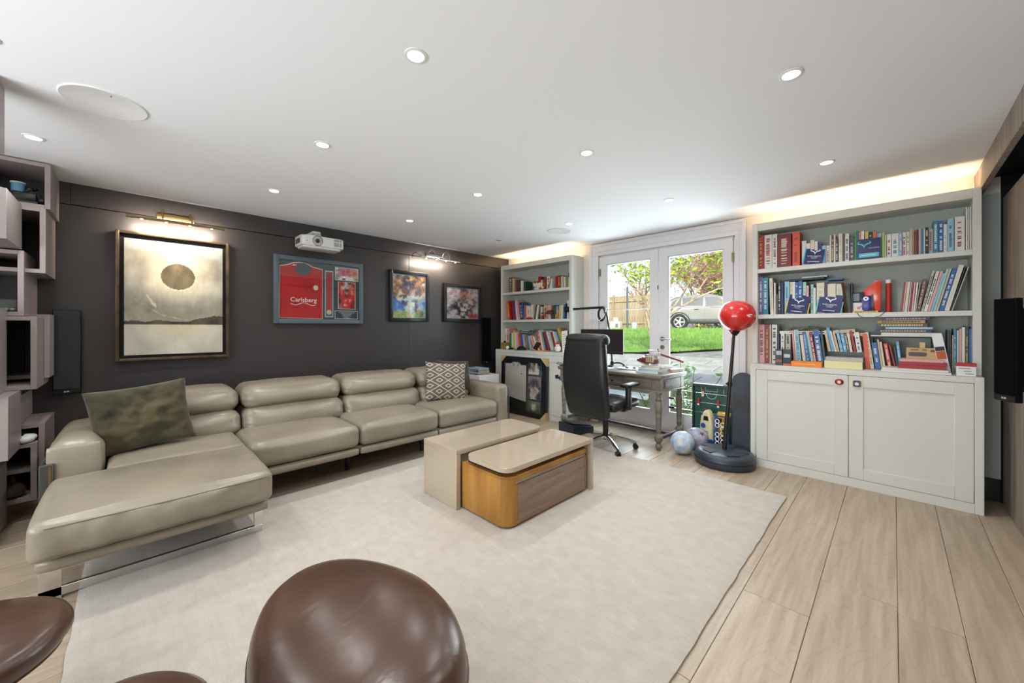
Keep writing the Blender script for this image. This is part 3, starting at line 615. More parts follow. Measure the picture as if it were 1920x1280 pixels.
# framed red shirt
fs=thing('framed_red_shirt','slate framed red football shirt with medal and photos','framed shirt',(-4.498,1.49,1.294)); o=W(fs)
Y0,Y1,Z0,Z1=1.031,1.954,1.294,2.003
frame4(fs,'frame',Y0,Y1,Z0,Z1,.046,-4.498,-4.452,M('slate_frame',(78,92,100),.4),o)
I0,I1,J0,J1=Y0+.045,Y1-.045,Z0+.045,Z1-.045; iw,ih=I1-I0,J1-J0
def ip(s,t): return (I0+s*iw,J1-t*ih)
G().box((-4.497,I0,J0),(-4.478,I1,J1)).out('mount_board',M('mount_grey',(66,72,74),.8),fs,loc=o)
shp=[(.02,.113),(.095,.09),(.17,.042),(.245,.024),(.32,.038),(.386,.083),(.47,.105),(.51,.11),(.51,.985),(.012,.97)]
shw=[(s+(.007 if s>.3 else -.007),t+(.008 if t>.5 else -.012)) for s,t in shp]
G().prism([ip(*p) for p in shw],-4.4779,-4.4770,'x').out('shirt_border',col((226,216,210)),fs,loc=o)
red=M('shirt_red',(188,22,26),.8,bump=(30,.1),vary=(4,(172,16,22),(200,30,32)))
sh=G().prism([ip(*p) for p in shp],-4.4769,-4.474,'x').out('shirt',red,fs,loc=o)
G().prism([ip(.278+.10*math.cos(a),.13+.105*math.sin(a)) for a in [2*PI*i/24 for i in range(24)]],-4.4739,-4.4732,'x').out('collar_opening',col((70,76,80)),sh)
G().prism([ip(.43+.03*math.cos(a),.44+.045*math.sin(a)) for a in [2*PI*i/20 for i in range(20)]],-4.4739,-4.4732,'x').out('crest',col((220,215,200)),sh)
tw_=col((246,236,234)); c=ip(.285,.665)
lettering('sponsor_lettering','Carlsberg',.066,tw_,sh,(-4.4728,c[0],c[1]),(R(90),0,R(90)))
G().tube([(-4.4732,)+ip(.135+.29*k/12,.735+.022*math.sin(k*.75)) for k in range(13)],.0035,5).out('sponsor_flourish',tw_,sh)
def flat(s0,t0,s1,t1,x,mat,name,par): 
    a=ip(s0,t1); b=ip(s1,t0); return G().box((x,a[0],a[1]),(x+.0012,b[0],b[1])).out(name,mat,par,loc=o if par==fs else None)
flat(.545,.115,.652,.955,-4.4778,col((186,190,192)),'medal_mount',fs); flat(.555,.135,.642,.94,-4.4764,col((84,100,112)),'medal_panel',fs)
m_=flat(.56,.14,.636,.30,-4.475,col((160,40,36)),'ribbon_top',fs); flat(.572,.30,.622,.83,-4.475,col((196,40,40)),'ribbon',fs)
cc=ip(.597,.865); G().cyl((-4.475,cc[0],cc[1]),(-4.472,cc[0],cc[1]),.026,n=24).out('medal',M('medal_gold',(214,204,150),.35,.5),fs,loc=o)
PA={'p':(205,120,130),'r':(190,50,52),'w':(225,220,215),'g':(120,130,120),'k':(60,40,44),'y':(210,170,110),'s':(215,160,125),'R':(205,30,32),'n':(40,40,50)}
flat(.676,.03,.996,.27,-4.4778,col((214,210,204)),'photo_border',fs); a=ip(.684,.262); printed('photo',(-4.4763,a[0],a[1]),EY,EZ,.304*iw,.224*ih,ascii_pic(['wggpprpppy','grprprppry','wpprprpprp','gpprpprppy','ggwwwwwwyy','gwwnwwwwyg'],PA,34,40,2),40,26,fs).location=o
flat(.714,.295,.954,.80,-4.4778,col((222,196,170)),'photo_border',fs); a=ip(.722,.792); printed('photo',(-4.4763,a[0],a[1]),EY,EZ,.224*iw,.49*ih,ascii_pic(['rkrwgkrr','rrswgsrk','rswgwRsr','rsRkkRsr','RsRssRsR','kRRkkRRR','rRRRRRRR','krRwRwRr','krRRRRRk','rgRwRRkr','ggRRRRkk'],PA,20,30,5),36,56,fs).location=o
flat(.672,.83,.988,.985,-4.4778,col((190,192,192)),'plaque_border',fs); pq=flat(.680,.84,.980,.975,-4.4764,col((48,54,58)),'plaque',fs)
for k in range(6):
    w_=(.22,.16,.12,.13,.07,.1)[k]; a=ip(.83-w_/2,.865+k*.02); G().box((-4.4752,a[0],a[1]-.002),(-4.4748,a[0]+w_*iw,a[1]+.002)).out('text_line',col((190,194,196)),pq)
G().box((-4.466,I0,J0),(-4.464,I1,J1)).out('glass',pglass,fs,loc=o)
# two small football photographs
def photo_frame(lb,y0,y1,z0,z1,rows,pal,seed):
    t=thing('framed_photo',lb,'framed photo',(-4.498,(y0+y1)/2,z0),0,'framed football photographs'); o=W(t)
    frame4(t,'frame',y0,y1,z0,z1,.042,-4.498,-4.455,M('black_frame',(22,24,28),.3),o,.006)
    frame4(t,'inner_bead',y0+.038,y1-.038,z0+.038,z1-.038,.012,-4.485,-4.462,M('blue_bead',(52,70,84),.3,.3),o,.002)
    frame4(t,'mount',y0+.048,y1-.048,z0+.048,z1-.048,.01,-4.49,-4.474,col((206,214,214)),o,.0005)
    w_,h_=y1-y0-.112,z1-z0-.112
    printed('photo',(-4.473,y0+.056,z0+.056),EY,EZ,w_,h_,ascii_pic(rows,pal,26,26,seed),60,70,t).location=o
    G().box((-4.497,y0+.03,z0+.03),(-4.48,y1-.03,z1-.03)).out('backing',blackm,t,loc=o)
    G().box((-4.466,y0+.045,z0+.045),(-4.4645,y1-.045,z1-.045)).out('glass',pglass,t,loc=o)
    cy_=(y0+y1)/2+.02; G().box((-4.4728,cy_-.055,z0+.20),(-4.4722,cy_+.05,z0+.255) if z1-z0>.6 else (-4.4722,cy_+.05,z0+.16)).out('caption_label',col((236,232,216)),t,loc=o)
    if z1-z0>.6: G().cyl((-4.4728,cy_-.04,z0+.09),(-4.472,cy_-.04,z0+.09),.035,n=20).out('crest_badge',col((214,200,150)),t,loc=o)
PB={'k':(52,42,46),'b':(150,104,80),'s':(214,170,130),'w':(238,234,226),'y':(222,186,112),'B':(60,110,205),'L':(150,190,228),'g':(140,168,84),'n':(48,48,78),'p':(112,90,110)}
photo_frame('black framed photo of a white-shirted player running before a crowd',2.293,2.869,1.327,1.985,["bkbskbybkbsb","skbknnysbkyb","bbsknsykbsbk","kbsbnnnnssbw","skbpnnppsbss","bskppwppbpsb","bbsbpppsspbs","sbwbbpsspbbw","kswsbbssppsw","bwbkkwwwwwws","kswwwwLwwwsL","BBwnLwwnpLLL","BBBnnnspLLLB","BLBBBskkpLLB","BBBBwwwskwLB","BLLBwwwBksLL","ggyggwgggskg","gygggyygggkg","yggyggyggggg"],PB,3)
PC={'q':(206,186,192),'m':(166,138,152),'w':(238,228,228),'k':(26,24,28),'s':(196,140,110),'r':(204,62,56),'d':(96,74,80)}
photo_frame('black framed photo of a player in a black and white striped shirt',3.112,3.79,1.332,1.88,["qwmqqdddqmqq","wqmqwdsdqsqm","qmqwqsssqsww","qwwmqsdssqqm","mqqwqdsdqmdq","qwmqkwkwqqdm","qqwkwkwkwqmq","wmkkwkwwkwkq","qdkkkwkwwkqq","mdqwkkkkkkqw","dwqqkwwkqdqq","qqwmkwwkrrdr","wqqqwkkwrrrr"],PC,8)
# slim wall speakers
def slim_speaker(lb,loc,rot,w_=.14,h_=.64,mat=None):
    t=thing('slim_speaker',lb,'speaker',loc,rot,'slim flat wall speakers')       # local: front faces +x, width along y
    G().box((.030,-w_/2,0),(.064,w_/2,h_),.004,2).out('cabinet',M('speaker_black',(8,8,9),.5,spec=.2),t)
    G().box((.064,-w_/2+.004,.04),(.067,w_/2-.004,h_-.004),.001,1).out('grille',mat or M('speaker_cloth',(4,4,5),.9,spec=.1),t)
    G().box((.064,-w_/2+.003,.004),(.0665,w_/2-.003,.036),.001,1).out('foot_bar',M('speaker_foot',(30,32,34),.3,.5),t)
    G().box((.0665,-.014,.015),(.0675,-.004,.025)).box((.0665,-.001,.015),(.0675,.012,.025)).out('badge',M('badge_silver',(210,210,210),.3,.8),t)
    G().box((-.02 if loc[0]>0 else 0,-w_*.28,h_*.1),(.030,w_*.28,h_*.9),.003,1).out('wall_bracket',black,t); return t
slim_speaker('slim dark speaker with teal sheen on the wall beside the cube shelf',(-4.4985,-.342,.745),0,.142,.64,M('teal_grille',(14,30,36),.25,coat=.5))
slim_speaker('slim black speaker on the dark wall near the far bookcase',(-4.4985,3.90,.70),R(-12),.15,.70)
sp=slim_speaker('slim black speaker angled on the grey wood wall',(.513,3.64,.82),R(180+32),.125,.60)
# ------------------------------------------------------------------ cube shelf in the left corner
cs=thing('cube_shelf','staggered mauve-grey cube shelf at the left picture edge','shelf',(-4.25,-.8,.02)); o=W(cs)
mauve=M('mauve_lacquer',(150,139,137),.4)
def cube(yr,z0,z1,xf,wd=.42,xb=-4.497,th=.026):
    y0=yr-wd; g=G().box((xb,yr-th,z0),(xf,yr,z1),.001,1).box((xb,y0,z0),(xf,y0+th,z1),.001,1).box((xb,y0+th,z0),(xf,yr-th,z0+th),.001,1).box((xb,y0+th,z1-th),(xf,yr-th,z1),.001,1)
    g.out('cube',mauve,cs,loc=o)
cube(-.386,2.053,2.36,-4.06)          # top cube, open through
cube(-.404,1.614,2.050,-4.03,.36)
def closed(x0,x1,y1,z0,z1,y0=-.95): G().box((x0,y0,z0),(x1,y1,z1),.001,1).out('closed_cube',mauve,cs,loc=o)
closed(-4.028,-3.60,-.503,1.76,2.05)
cube(-.491,1.326,1.750,-4.0,.40)
cube(-.4324,.85,1.322,-3.946,.36); cube(-.405,.898,1.343,-4.215,.30)
closed(-3.998,-3.62,-.501,.48,.848); closed(-4.497,-4.09,-.513,.62,.80,-.84)
cube(-.435,.124,.498,-3.97,.36); cube(-.408,.30,.612,-4.03,.30)
closed(-3.99,-3.55,-.557,.85,1.37); closed(-3.965,-3.55,-.554,.012,.42)
closed(-2.94,-2.80,-.417,2.06,2.366,-.55)
# things standing in the cubes
blk=col((22,24,26),.35); wht=col((228,228,226),.35)
rb=thing('toy_robot','black mechanical toy with a blue drum in the top cube','toy',(-4.12,-.50,2.0795)); 
G().box((-.04,-.05,0),(.04,.06,.02),.004,1).tube([(0,-.04,.02),(.01,-.02,.07),(0,.02,.09),(.01,.06,.05),(.02,.085,.02)],.014,8).tube([(-.02,-.05,.02),(-.02,.0,.10),(.0,.05,.11)],.010,8).out('arms',blk,rb)
G().box((-.02,-.05,.02),(.03,.05,.075),.008,2).ball((.02,.075,.03),.022).ball((0,.02,.1),.02).out('body',blk,rb)
G().cyl((0,-.03,.075),(0,-.03,.13),.03,n=18).out('drum',col((86,136,166),.35),rb); G().cyl((0,-.03,.13),(0,-.03,.137),.034,n=18).out('drum_cap',col((200,200,196),.3),rb)
def controller(lb,loc,rot,m1,m2,grp):
    t=thing('game_controller',lb,'game controller',loc,rot,grp)
    G().soft((-.075,-.03,.012),(.075,.035,.048),.018,(.0,.004,.006),12).soft((-.085,-.075,.004),(-.045,.005,.042),.018,(0,0,.002),8).soft((.045,-.075,.004),(.085,.005,.042),.018,(0,0,.002),8).out('shell',m1,t,ang=80)
    for s in (-1,1): G().cyl((s*.028,-.018,.045),(s*.028,-.018,.064),.007,n=10).cyl((s*.028,-.018,.062),(s*.028,-.018,.067),.0115,n=12).out('thumb_stick',blk,t)
    G().soft((-.028,.0,.044),(.028,.03,.056),.004,(0,0,.002),4).out('touch_pad',m2,t,ang=80); return t
controller('white game controller with black pads on the low cube',(-4.05,-.515,.4985),R(60),wht,blk,'game controllers on the cube shelf')
controller('grey camouflage game controller behind the white controller',(-4.19,-.49,.4985),R(-70),M('camo_shell',(70,76,66),.5,vary=(40,(40,44,38),(150,150,140))),blk,'game controllers on the cube shelf')
hs=thing('headset','dark bronze gaming headset lying in the lowest cube','headset',(-4.10,-.56,.1515),R(20))
G().tube([(-.085*math.cos(a),0,.03+.10*math.sin(a)) for a in [PI*i/14 for i in range(15)]],.011,8).out('headband',M('bronze_plastic',(70,60,46),.3,.4),hs)
for s in (-1,1): G().lathe([(.02,0),(.042,.004),(.046,.018),(.038,.034),(.01,.04)],n=20,mtx=Matrix.Translation((s*.085,0,.05))@Matrix.Rotation(R(90)*s,4,'Y')).out('ear_cup',M('bronze_plastic'),hs)
pr=thing('leather_pouch','dark leather pouch in front of the headset in lowest cube','pouch',(-4.0,-.60,.1515)); G().soft((-.07,-.06,0),(.02,.07,.05),.02,(0,0,.012),8,.006,20).out('body',M('pouch_brown',(50,40,32),.5),pr,ang=80); G().tube([(.02,-.05,.02),(.0,.0,.055),(.02,.06,.02)],.003,6).out('zip',brass,pr)
ac=thing('acrylic_box','clear acrylic box with pale trinkets in the middle cube','box',(-4.06,-.60,1.3525)); G().box((-.05,-.10,0),(.03,.075,.006)).box((-.05,-.10,.075),(.03,.075,.08)).box((-.05,-.10,.006),(-.045,.075,.075)).box((.025,-.10,.006),(.03,.075,.075)).box((-.045,.07,.006),(.025,.075,.075)).out('shell',glassmat('acrylic',(235,245,245),1.4),ac)
for k in range(7): G().ball((-.02+.012*(k%3),-.08+.022*k,.016),(.010,.012,.009),8,6).out('trinket',col((214,200,160),.4),ac)
sg=thing('green_sprig','small green paper sprig standing on the middle cube','ornament',(-4.05,-.53,1.7505)); G().tube([(0,0,0),(0,.005,.03),(0,-.004,.06)],.002,6).out('stem',col((60,80,52)),sg)
for k in range(7):
    a=k*1.1; G().prism([(0,0),(.012,.008),(.03,0),(.012,-.008)],-.0008,.0008,'z',mtx=Matrix.Translation((0,0,.012+.007*k))@Matrix.Rotation(a,4,'Z')@Matrix.Rotation(R(-25),4,'Y')).out('leaf',col((112,140,112)),sg)
# ------------------------------------------------------------------ books
BC={'red':(158,20,26),'dred':(120,32,36),'ored':(214,84,50),'white':(216,214,208),'cream':(212,204,182),'brown':(92,76,60),'dgrey':(66,66,68),'green':(44,140,70),'blue':(34,96,160),'orange':(214,110,40),'yellow':(216,190,96),'black':(24,24,26),'lime':(150,190,70),'bgrey':(134,158,186),'grey':(178,176,168),'navy':(34,42,92),'pink':(216,160,160),'teal':(40,128,156),'lblue':(140,186,210),'sky':(80,160,206),'mint':(150,192,178),'tan':(196,170,136),'lav':(110,100,160),'maroon':(136,52,56),'gold':(190,160,70),'dgreen':(34,70,56),'purple':(100,60,110)}
B1=[(-0.9066,0.0510,0.353,0.0,'red','gold',0.000),
 (-0.8540,0.0603,0.318,0.0,'white','red',0.000),
 (-0.7901,0.0375,0.315,0.0,'white','maroon',0.000),
 (-0.7496,0.1017,0.302,0.0,'dred','cream',0.000),
 (-0.6401,0.0539,0.308,0.0,'ored','maroon',0.000),
 (-0.5719,0.0315,0.219,0.0,'white',0,0.000),
 (-0.5390,0.0260,0.191,0.0,'white',0,0.000),
 (-0.5112,0.0284,0.215,0.0,'cream',0,0.000),
 (-0.4814,0.0204,0.199,0.0,'white',0,0.000),
 (-0.4601,0.0278,0.178,0.0,'navy',0,0.000),
 (-0.4314,0.0266,0.157,0.0,'lblue',0,0.000),
 (-0.4035,0.0215,0.153,0.0,'white','red',0.000),
 (-0.3812,0.0109,0.235,0.0,'cream',0,0.000),
 (-0.3699,0.0138,0.233,0.0,'brown','cream',0.000),
 (-0.3552,0.0120,0.239,0.0,'cream',0,0.000),
 (-0.3423,0.0154,0.200,0.0,'dgrey','white',0.000),
 (-0.3235,0.0245,0.238,0.0,'cream','grey',0.000),
 (-0.2982,0.0134,0.234,0.0,'brown',0,0.000),
 (-0.2835,0.0257,0.234,0.0,'white','dgrey',0.000),
 (-0.2545,0.0291,0.201,0.0,'dgrey','grey',0.000),
 (-0.2238,0.0130,0.241,0.0,'green',0,0.000),
 (-0.2096,0.0109,0.244,0.0,'blue',0,0.000),
 (-0.1975,0.0120,0.241,0.0,'orange','cream',0.000),
 (-0.1843,0.0179,0.233,0.0,'white',0,0.000),
 (-0.1636,0.0220,0.229,0.0,'yellow',0,0.000),
 (-0.1400,0.0218,0.220,0.0,'black','cream',0.000),
 (-0.1175,0.0239,0.221,0.0,'orange',0,0.000),
 (-0.0913,0.0266,0.200,0.0,'bgrey',0,0.000),
 (-0.0624,0.0150,0.204,0.0,'lime',0,0.000),
 (-0.0463,0.0086,0.183,0.0,'white',0,0.000),
 (-0.0351,0.0241,0.185,0.0,'white','red',0.000),
 (-0.0088,0.0383,0.185,0.0,'white','teal',0.000),
 (0.0309,0.0169,0.185,0.0,'bgrey','white',0.000),
 (0.0499,0.0192,0.186,0.0,'white','red',0.000),
 (0.0713,0.0148,0.185,0.0,'cream','brown',0.000),
 (0.0868,0.0147,0.205,0.0,'grey',0,0.000),
 (0.1018,0.0087,0.208,0.0,'gold',0,0.000),
 (0.1123,0.0138,0.191,0.0,'maroon',0,0.000),
 (0.1268,0.0079,0.194,0.0,'navy',0,0.000),
 (0.1354,0.0116,0.197,0.0,'pink',0,0.000),
 (0.1477,0.0129,0.197,0.0,'teal',0,0.000),
 (0.1610,0.0074,0.195,0.0,'white',0,0.000),
 (0.1694,0.0148,0.200,0.0,'black','white',0.000),
 (0.1855,0.0220,0.187,0.0,'grey','maroon',0.000),
 (0.2081,0.0266,0.243,0.0,'teal','white',0.000),
 (0.2357,0.0237,0.238,0.0,'blue','white',0.000),
 (0.2597,0.0167,0.207,0.0,'white','grey',0.000),
 (0.2777,0.0310,0.244,0.0,'lblue','dgrey',0.000),
 (0.3119,0.0483,0.249,0.0,'white','maroon',0.000),
 (0.3639,0.0085,0.306,0.0,'white',0,0.000),
 (0.3748,0.0055,0.304,0.0,'white',0,0.000),
 (0.3827,0.0066,0.307,0.0,'white',0,0.000)]
B2=[(-0.8982,0.0320,0.358,0.0,'lav','white',0.000),
 (-0.8652,0.0417,0.346,0.0,'teal','white',0.000),
 (-0.8044,0.0261,0.337,-1.6,'cream','grey',0.000),
 (-0.7769,0.0122,0.292,0.0,'white',0,0.000),
 (-0.7632,0.0168,0.184,0.0,'dgrey',0,0.000),
 (-0.7445,0.0199,0.311,0.0,'black','white',0.000),
 (-0.7223,0.0170,0.292,0.0,'navy',0,0.000),
 (-0.6961,0.0340,0.295,0.0,'lblue','teal',0.000),
 (-0.6599,0.0193,0.290,0.0,'cream','gold',0.000),
 (-0.6384,0.0200,0.288,0.0,'white',0,0.000),
 (-0.6175,0.0198,0.286,0.0,'blue','white',0.000),
 (-0.5959,0.0279,0.292,0.0,'blue','white',0.000),
 (-0.5655,0.0241,0.282,0.0,'mint','white',0.000),
 (-0.5397,0.0170,0.248,0.0,'pink',0,0.000),
 (-0.5099,0.0194,0.256,0.0,'mint','teal',0.000),
 (-0.4889,0.0150,0.225,0.0,'white',0,0.000),
 (-0.4680,0.0517,0.264,0.0,'cream','grey',0.000),
 (-0.4147,0.0178,0.264,0.0,'dgrey',0,0.000),
 (-0.3949,0.0536,0.250,0.0,'cream',0,0.000),
 (-0.3389,0.0404,0.246,0.0,'cream','mint',0.000),
 (-0.2528,0.0083,0.242,-2.2,'black',0,0.000),
 (-0.2422,0.0090,0.250,-1.3,'black',0,0.000)]
B2B=[(0.0373,0.0098,0.230,5.7,'maroon',0,0.000),
 (0.0491,0.0072,0.229,4.9,'pink',0,0.000),
 (0.0579,0.0162,0.228,4.7,'cream',0,0.000),
 (0.0765,0.0068,0.223,4.6,'white',0,0.000),
 (0.0842,0.0096,0.220,3.8,'maroon','white',0.000),
 (0.0952,0.0096,0.221,4.1,'pink',0,0.000),
 (0.1057,0.0092,0.220,5.0,'white','pink',0.000),
 (0.1159,0.0047,0.217,6.2,'grey',0,0.000),
 (0.1222,0.0202,0.244,8.5,'brown','pink',0.000),
 (0.1458,0.0128,0.304,11.1,'grey','dgrey',0.000),
 (0.1602,0.0169,0.298,12.1,'white','black',0.000),
 (0.1787,0.0138,0.297,12.5,'pink',0,0.000),
 (0.1940,0.0119,0.282,12.3,'lblue',0,0.000),
 (0.2074,0.0124,0.311,12.0,'mint',0,0.000),
 (0.2207,0.0123,0.312,12.1,'cream',0,0.000),
 (0.2363,0.0230,0.310,12.1,'blue','white',0.000),
 (0.2616,0.0244,0.333,12.2,'white','cream',0.000),
 (0.2883,0.0062,0.325,12.9,'black',0,0.000),
 (0.2958,0.0045,0.321,14.1,'grey',0,0.000)]
B3=[(-0.8982,0.0456,0.400,0.0,'pink','brown',0.000),
 (-0.8496,0.0376,0.394,0.0,'maroon','gold',0.000),
 (-0.8111,0.0095,0.390,0.0,'cream',0,0.000),
 (-0.7939,0.0405,0.390,0.0,'white','black',0.000),
 (-0.7506,0.0144,0.311,0.0,'navy',0,0.000),
 (-0.7264,0.0294,0.300,0.0,'white','dgrey',0.000),
 (-0.6916,0.0375,0.301,0.0,'grey','black',0.000),
 (-0.6272,0.0111,0.304,-2.9,'pink',0,0.000),
 (-0.6144,0.0106,0.304,-2.9,'cream',0,0.000),
 (-0.6021,0.0313,0.313,-4.7,'lblue','teal',0.000),
 (-0.5603,0.0214,0.267,-5.7,'cream',0,0.000),
 (-0.5380,0.0304,0.295,-6.7,'blue','lblue',0.000),
 (-0.5032,0.0199,0.277,-7.7,'mint',0,0.000),
 (-0.4822,0.0206,0.296,-7.7,'red','white',0.000),
 (-0.4598,0.0407,0.309,-6.5,'blue','white',0.000),
 (-0.4172,0.0153,0.303,-5.5,'dgreen',0,0.000)]
B3B=[(-0.3913,0.0182,0.182,-9.2,'tan',0,0.128),
 (-0.3698,0.0203,0.203,-9.9,'sky',0,0.128),
 (-0.3476,0.0123,0.178,-11.5,'cream',0,0.128),
 (-0.3335,0.0153,0.167,-10.8,'tan',0,0.128),
 (-0.3117,0.0183,0.185,-9.7,'lblue','teal',0.128),
 (-0.2908,0.0219,0.156,-8.8,'sky','white',0.128),
 (-0.2671,0.0142,0.151,-8.7,'brown','cream',0.128),
 (-0.2512,0.0164,0.159,-7.9,'cream',0,0.128),
 (-0.2280,0.0154,0.180,-9.0,'red',0,0.128),
 (-0.2087,0.0306,0.164,-7.1,'white','teal',0.128)]
B3C=[(-0.1560,0.0261,0.280,-4.4,'ored',0,0.000),
 (-0.1280,0.0218,0.294,-7.0,'cream','gold',0.000),
 (-0.1004,0.0319,0.210,-6.7,'blue','white',0.000),
 (-0.0665,0.0113,0.238,-6.3,'tan',0,0.000),
 (-0.0537,0.0123,0.219,-6.3,'cream',0,0.000),
 (-0.0264,0.0201,0.206,-7.8,'ored','white',0.000),
 (0.0107,0.0092,0.203,-10.5,'red',0,0.000),
 (0.0217,0.0089,0.187,-6.1,'dgreen',0,0.000),
 (0.0333,0.0170,0.223,-5.1,'sky','white',0.000)]
B3D=[(0.2795,0.0082,0.315,-0.3,'dgrey',0,0.000),
 (0.2888,0.0104,0.311,-0.8,'black',0,0.000),
 (0.3004,0.0052,0.276,0.0,'tan',0,0.000),
 (0.3068,0.0132,0.322,0.0,'teal','lblue',0.000),
 (0.3223,0.0100,0.311,0.0,'white',0,0.000),
 (0.3337,0.0113,0.322,0.0,'pink',0,0.000),
 (0.3462,0.0146,0.333,0.0,'white',0,0.000),
 (0.3619,0.0151,0.342,0.0,'dgreen','gold',0.000),
 (0.3792,0.0144,0.322,0.0,'blue',0,0.000)]
LB1=[(-4.2552,0.0701,0.236,0.0,'brown','cream',0.000),
 (-4.1765,0.0431,0.218,0.0,'tan',0,0.000),
 (-4.1248,0.0375,0.189,0.0,'maroon',0,0.000),
 (-4.0771,0.0538,0.184,0.0,'dgrey',0,0.000),
 (-4.0066,0.0578,0.166,0.0,'cream',0,0.000),
 (-3.9374,0.0455,0.148,0.0,'dgreen',0,0.000),
 (-3.7488,0.0542,0.132,0.0,'blue',0,0.000),
 (-3.6563,0.0455,0.193,0.0,'red',0,0.000),
 (-3.6048,0.0315,0.143,0.0,'grey',0,0.000),
 (-3.5436,0.0427,0.177,0.0,'maroon',0,0.000),
 (-3.4921,0.0580,0.183,0.0,'cream','red',0.000),
 (-3.4283,0.0400,0.139,0.0,'white',0,0.000),
 (-3.3347,0.0418,0.174,0.0,'red',0,0.000),
 (-3.2887,0.0441,0.175,0.0,'dred','gold',0.000),
 (-3.2350,0.0380,0.159,0.0,'grey',0,0.000),
 (-3.1916,0.0296,0.145,0.0,'cream',0,0.000)]
LB2=[(-4.2782,0.0456,0.334,-6.7,'ored','yellow',0.000),
 (-4.2253,0.0348,0.318,-5.7,'red',0,0.000),
 (-4.1834,0.0345,0.291,-4.8,'maroon',0,0.000),
 (-4.1419,0.0307,0.301,-4.6,'purple',0,0.000),
 (-4.1043,0.0370,0.314,-7.8,'white',0,0.000),
 (-4.0602,0.0364,0.301,-9.7,'pink',0,0.000),
 (-4.0066,0.0427,0.259,-7.4,'navy','white',0.000),
 (-3.9603,0.0358,0.245,-6.9,'blue',0,0.000),
 (-3.9210,0.0227,0.217,-2.6,'orange',0,0.000),
 (-3.8918,0.0258,0.209,0.0,'cream',0,0.000),
 (-3.8596,0.0478,0.196,0.0,'white','orange',0.000),
 (-3.8054,0.0503,0.217,0.0,'cream','white',0.000),
 (-3.7333,0.0306,0.215,8.2,'dgrey',0,0.000),
 (-3.6992,0.0303,0.208,9.3,'white',0,0.000),
 (-3.6654,0.0240,0.208,10.1,'brown',0,0.000),
 (-3.6108,0.0300,0.181,0.0,'cream',0,0.000),
 (-3.5510,0.0589,0.200,0.0,'tan','maroon',0.000),
 (-3.4848,0.0651,0.198,0.0,'pink','gold',0.000),
 (-3.3883,0.0326,0.194,0.0,'dgrey',0,0.000),
 (-3.3515,0.0309,0.193,0.0,'dgreen',0,0.000),
 (-3.3165,0.0278,0.180,0.0,'bgrey',0,0.000),
 (-3.2845,0.0356,0.190,5.8,'tan',0,0.000),
 (-3.2446,0.0313,0.188,4.1,'cream',0,0.000),
 (-3.2078,0.0269,0.198,5.5,'teal',0,0.000),
 (-3.1755,0.0320,0.207,4.4,'navy',0,0.000),
 (-3.1394,0.0278,0.248,0.0,'white',0,0.000)]
LB3=[(-4.3625,0.0415,0.315,0.0,'white','green',0.000),
 (-4.3175,0.0534,0.315,0.0,'pink','red',0.000),
 (-4.2587,0.0405,0.241,0.0,'green',0,0.000),
 (-4.2113,0.0383,0.248,0.0,'white',0,0.000),
 (-4.1695,0.0345,0.285,-1.4,'yellow',0,0.000),
 (-4.1282,0.0341,0.255,-2.3,'white',0,0.000),
 (-4.0873,0.0437,0.250,-4.7,'pink',0,0.000),
 (-4.0233,0.0361,0.234,-9.0,'ored',0,0.000),
 (-3.9801,0.0357,0.229,-10.0,'blue',0,0.000),
 (-3.9374,0.0353,0.230,-9.9,'lblue',0,0.000),
 (-3.8951,0.0348,0.219,-11.1,'orange',0,0.000),
 (-3.8532,0.0343,0.220,-11.8,'teal',0,0.000),
 (-3.8086,0.0307,0.210,-13.1,'grey',0,0.000),
 (-3.7333,0.0351,0.225,-24.7,'pink',0,0.000),
 (-3.6869,0.0284,0.209,-21.7,'cream',0,0.000),
 (-3.6108,0.0349,0.273,-14.4,'ored','white',0.000),
 (-3.5689,0.0259,0.273,-14.0,'white',0,0.000),
 (-3.4921,0.0281,0.275,-15.5,'navy',0,0.000),
 (-3.4572,0.0329,0.280,-18.2,'maroon',0,0.000),
 (-3.4169,0.0322,0.282,-19.7,'white','pink',0.000),
 (-3.3741,0.0268,0.281,-18.4,'mint',0,0.000),
 (-3.3403,0.0293,0.280,-17.7,'red',0,0.000),
 (-3.3039,0.0313,0.290,-19.8,'cream',0,0.000),
 (-3.2652,0.0285,0.282,-18.9,'lblue',0,0.000),
 (-3.1862,0.0424,0.346,-21.2,'gold','lime',0.000)]
BW={'red':'red','dred':'dark red','ored':'orange-red','white':'white','cream':'cream','brown':'brown','dgrey':'dark grey','green':'green','blue':'blue','orange':'orange','yellow':'yellow','black':'black','lime':'lime green','bgrey':'blue-grey','grey':'light grey','navy':'navy','pink':'pale pink','teal':'teal','lblue':'light blue','sky':'sky blue','mint':'mint green','tan':'tan','lav':'lavender','maroon':'maroon','gold':'gold','dgreen':'dark green','purple':'purple'}
paper=M('book_paper',(214,204,184),.9,bump=(300,.2))
def dashes(par,x0,x1,y,z,hh,mat):
    g=G(); x=x0
    while x<x1: l=rng.uniform(.004,.010); g.box((x,y-.0003,z-hh),(min(x1,x+l),y+.0003,z+hh)); x+=l+.0025
    g.out('print_line',mat,par,False)['kind']='stuff'
def bcol(n): return M('cover_'+n,BC[n],.42,bump=(90,.03))
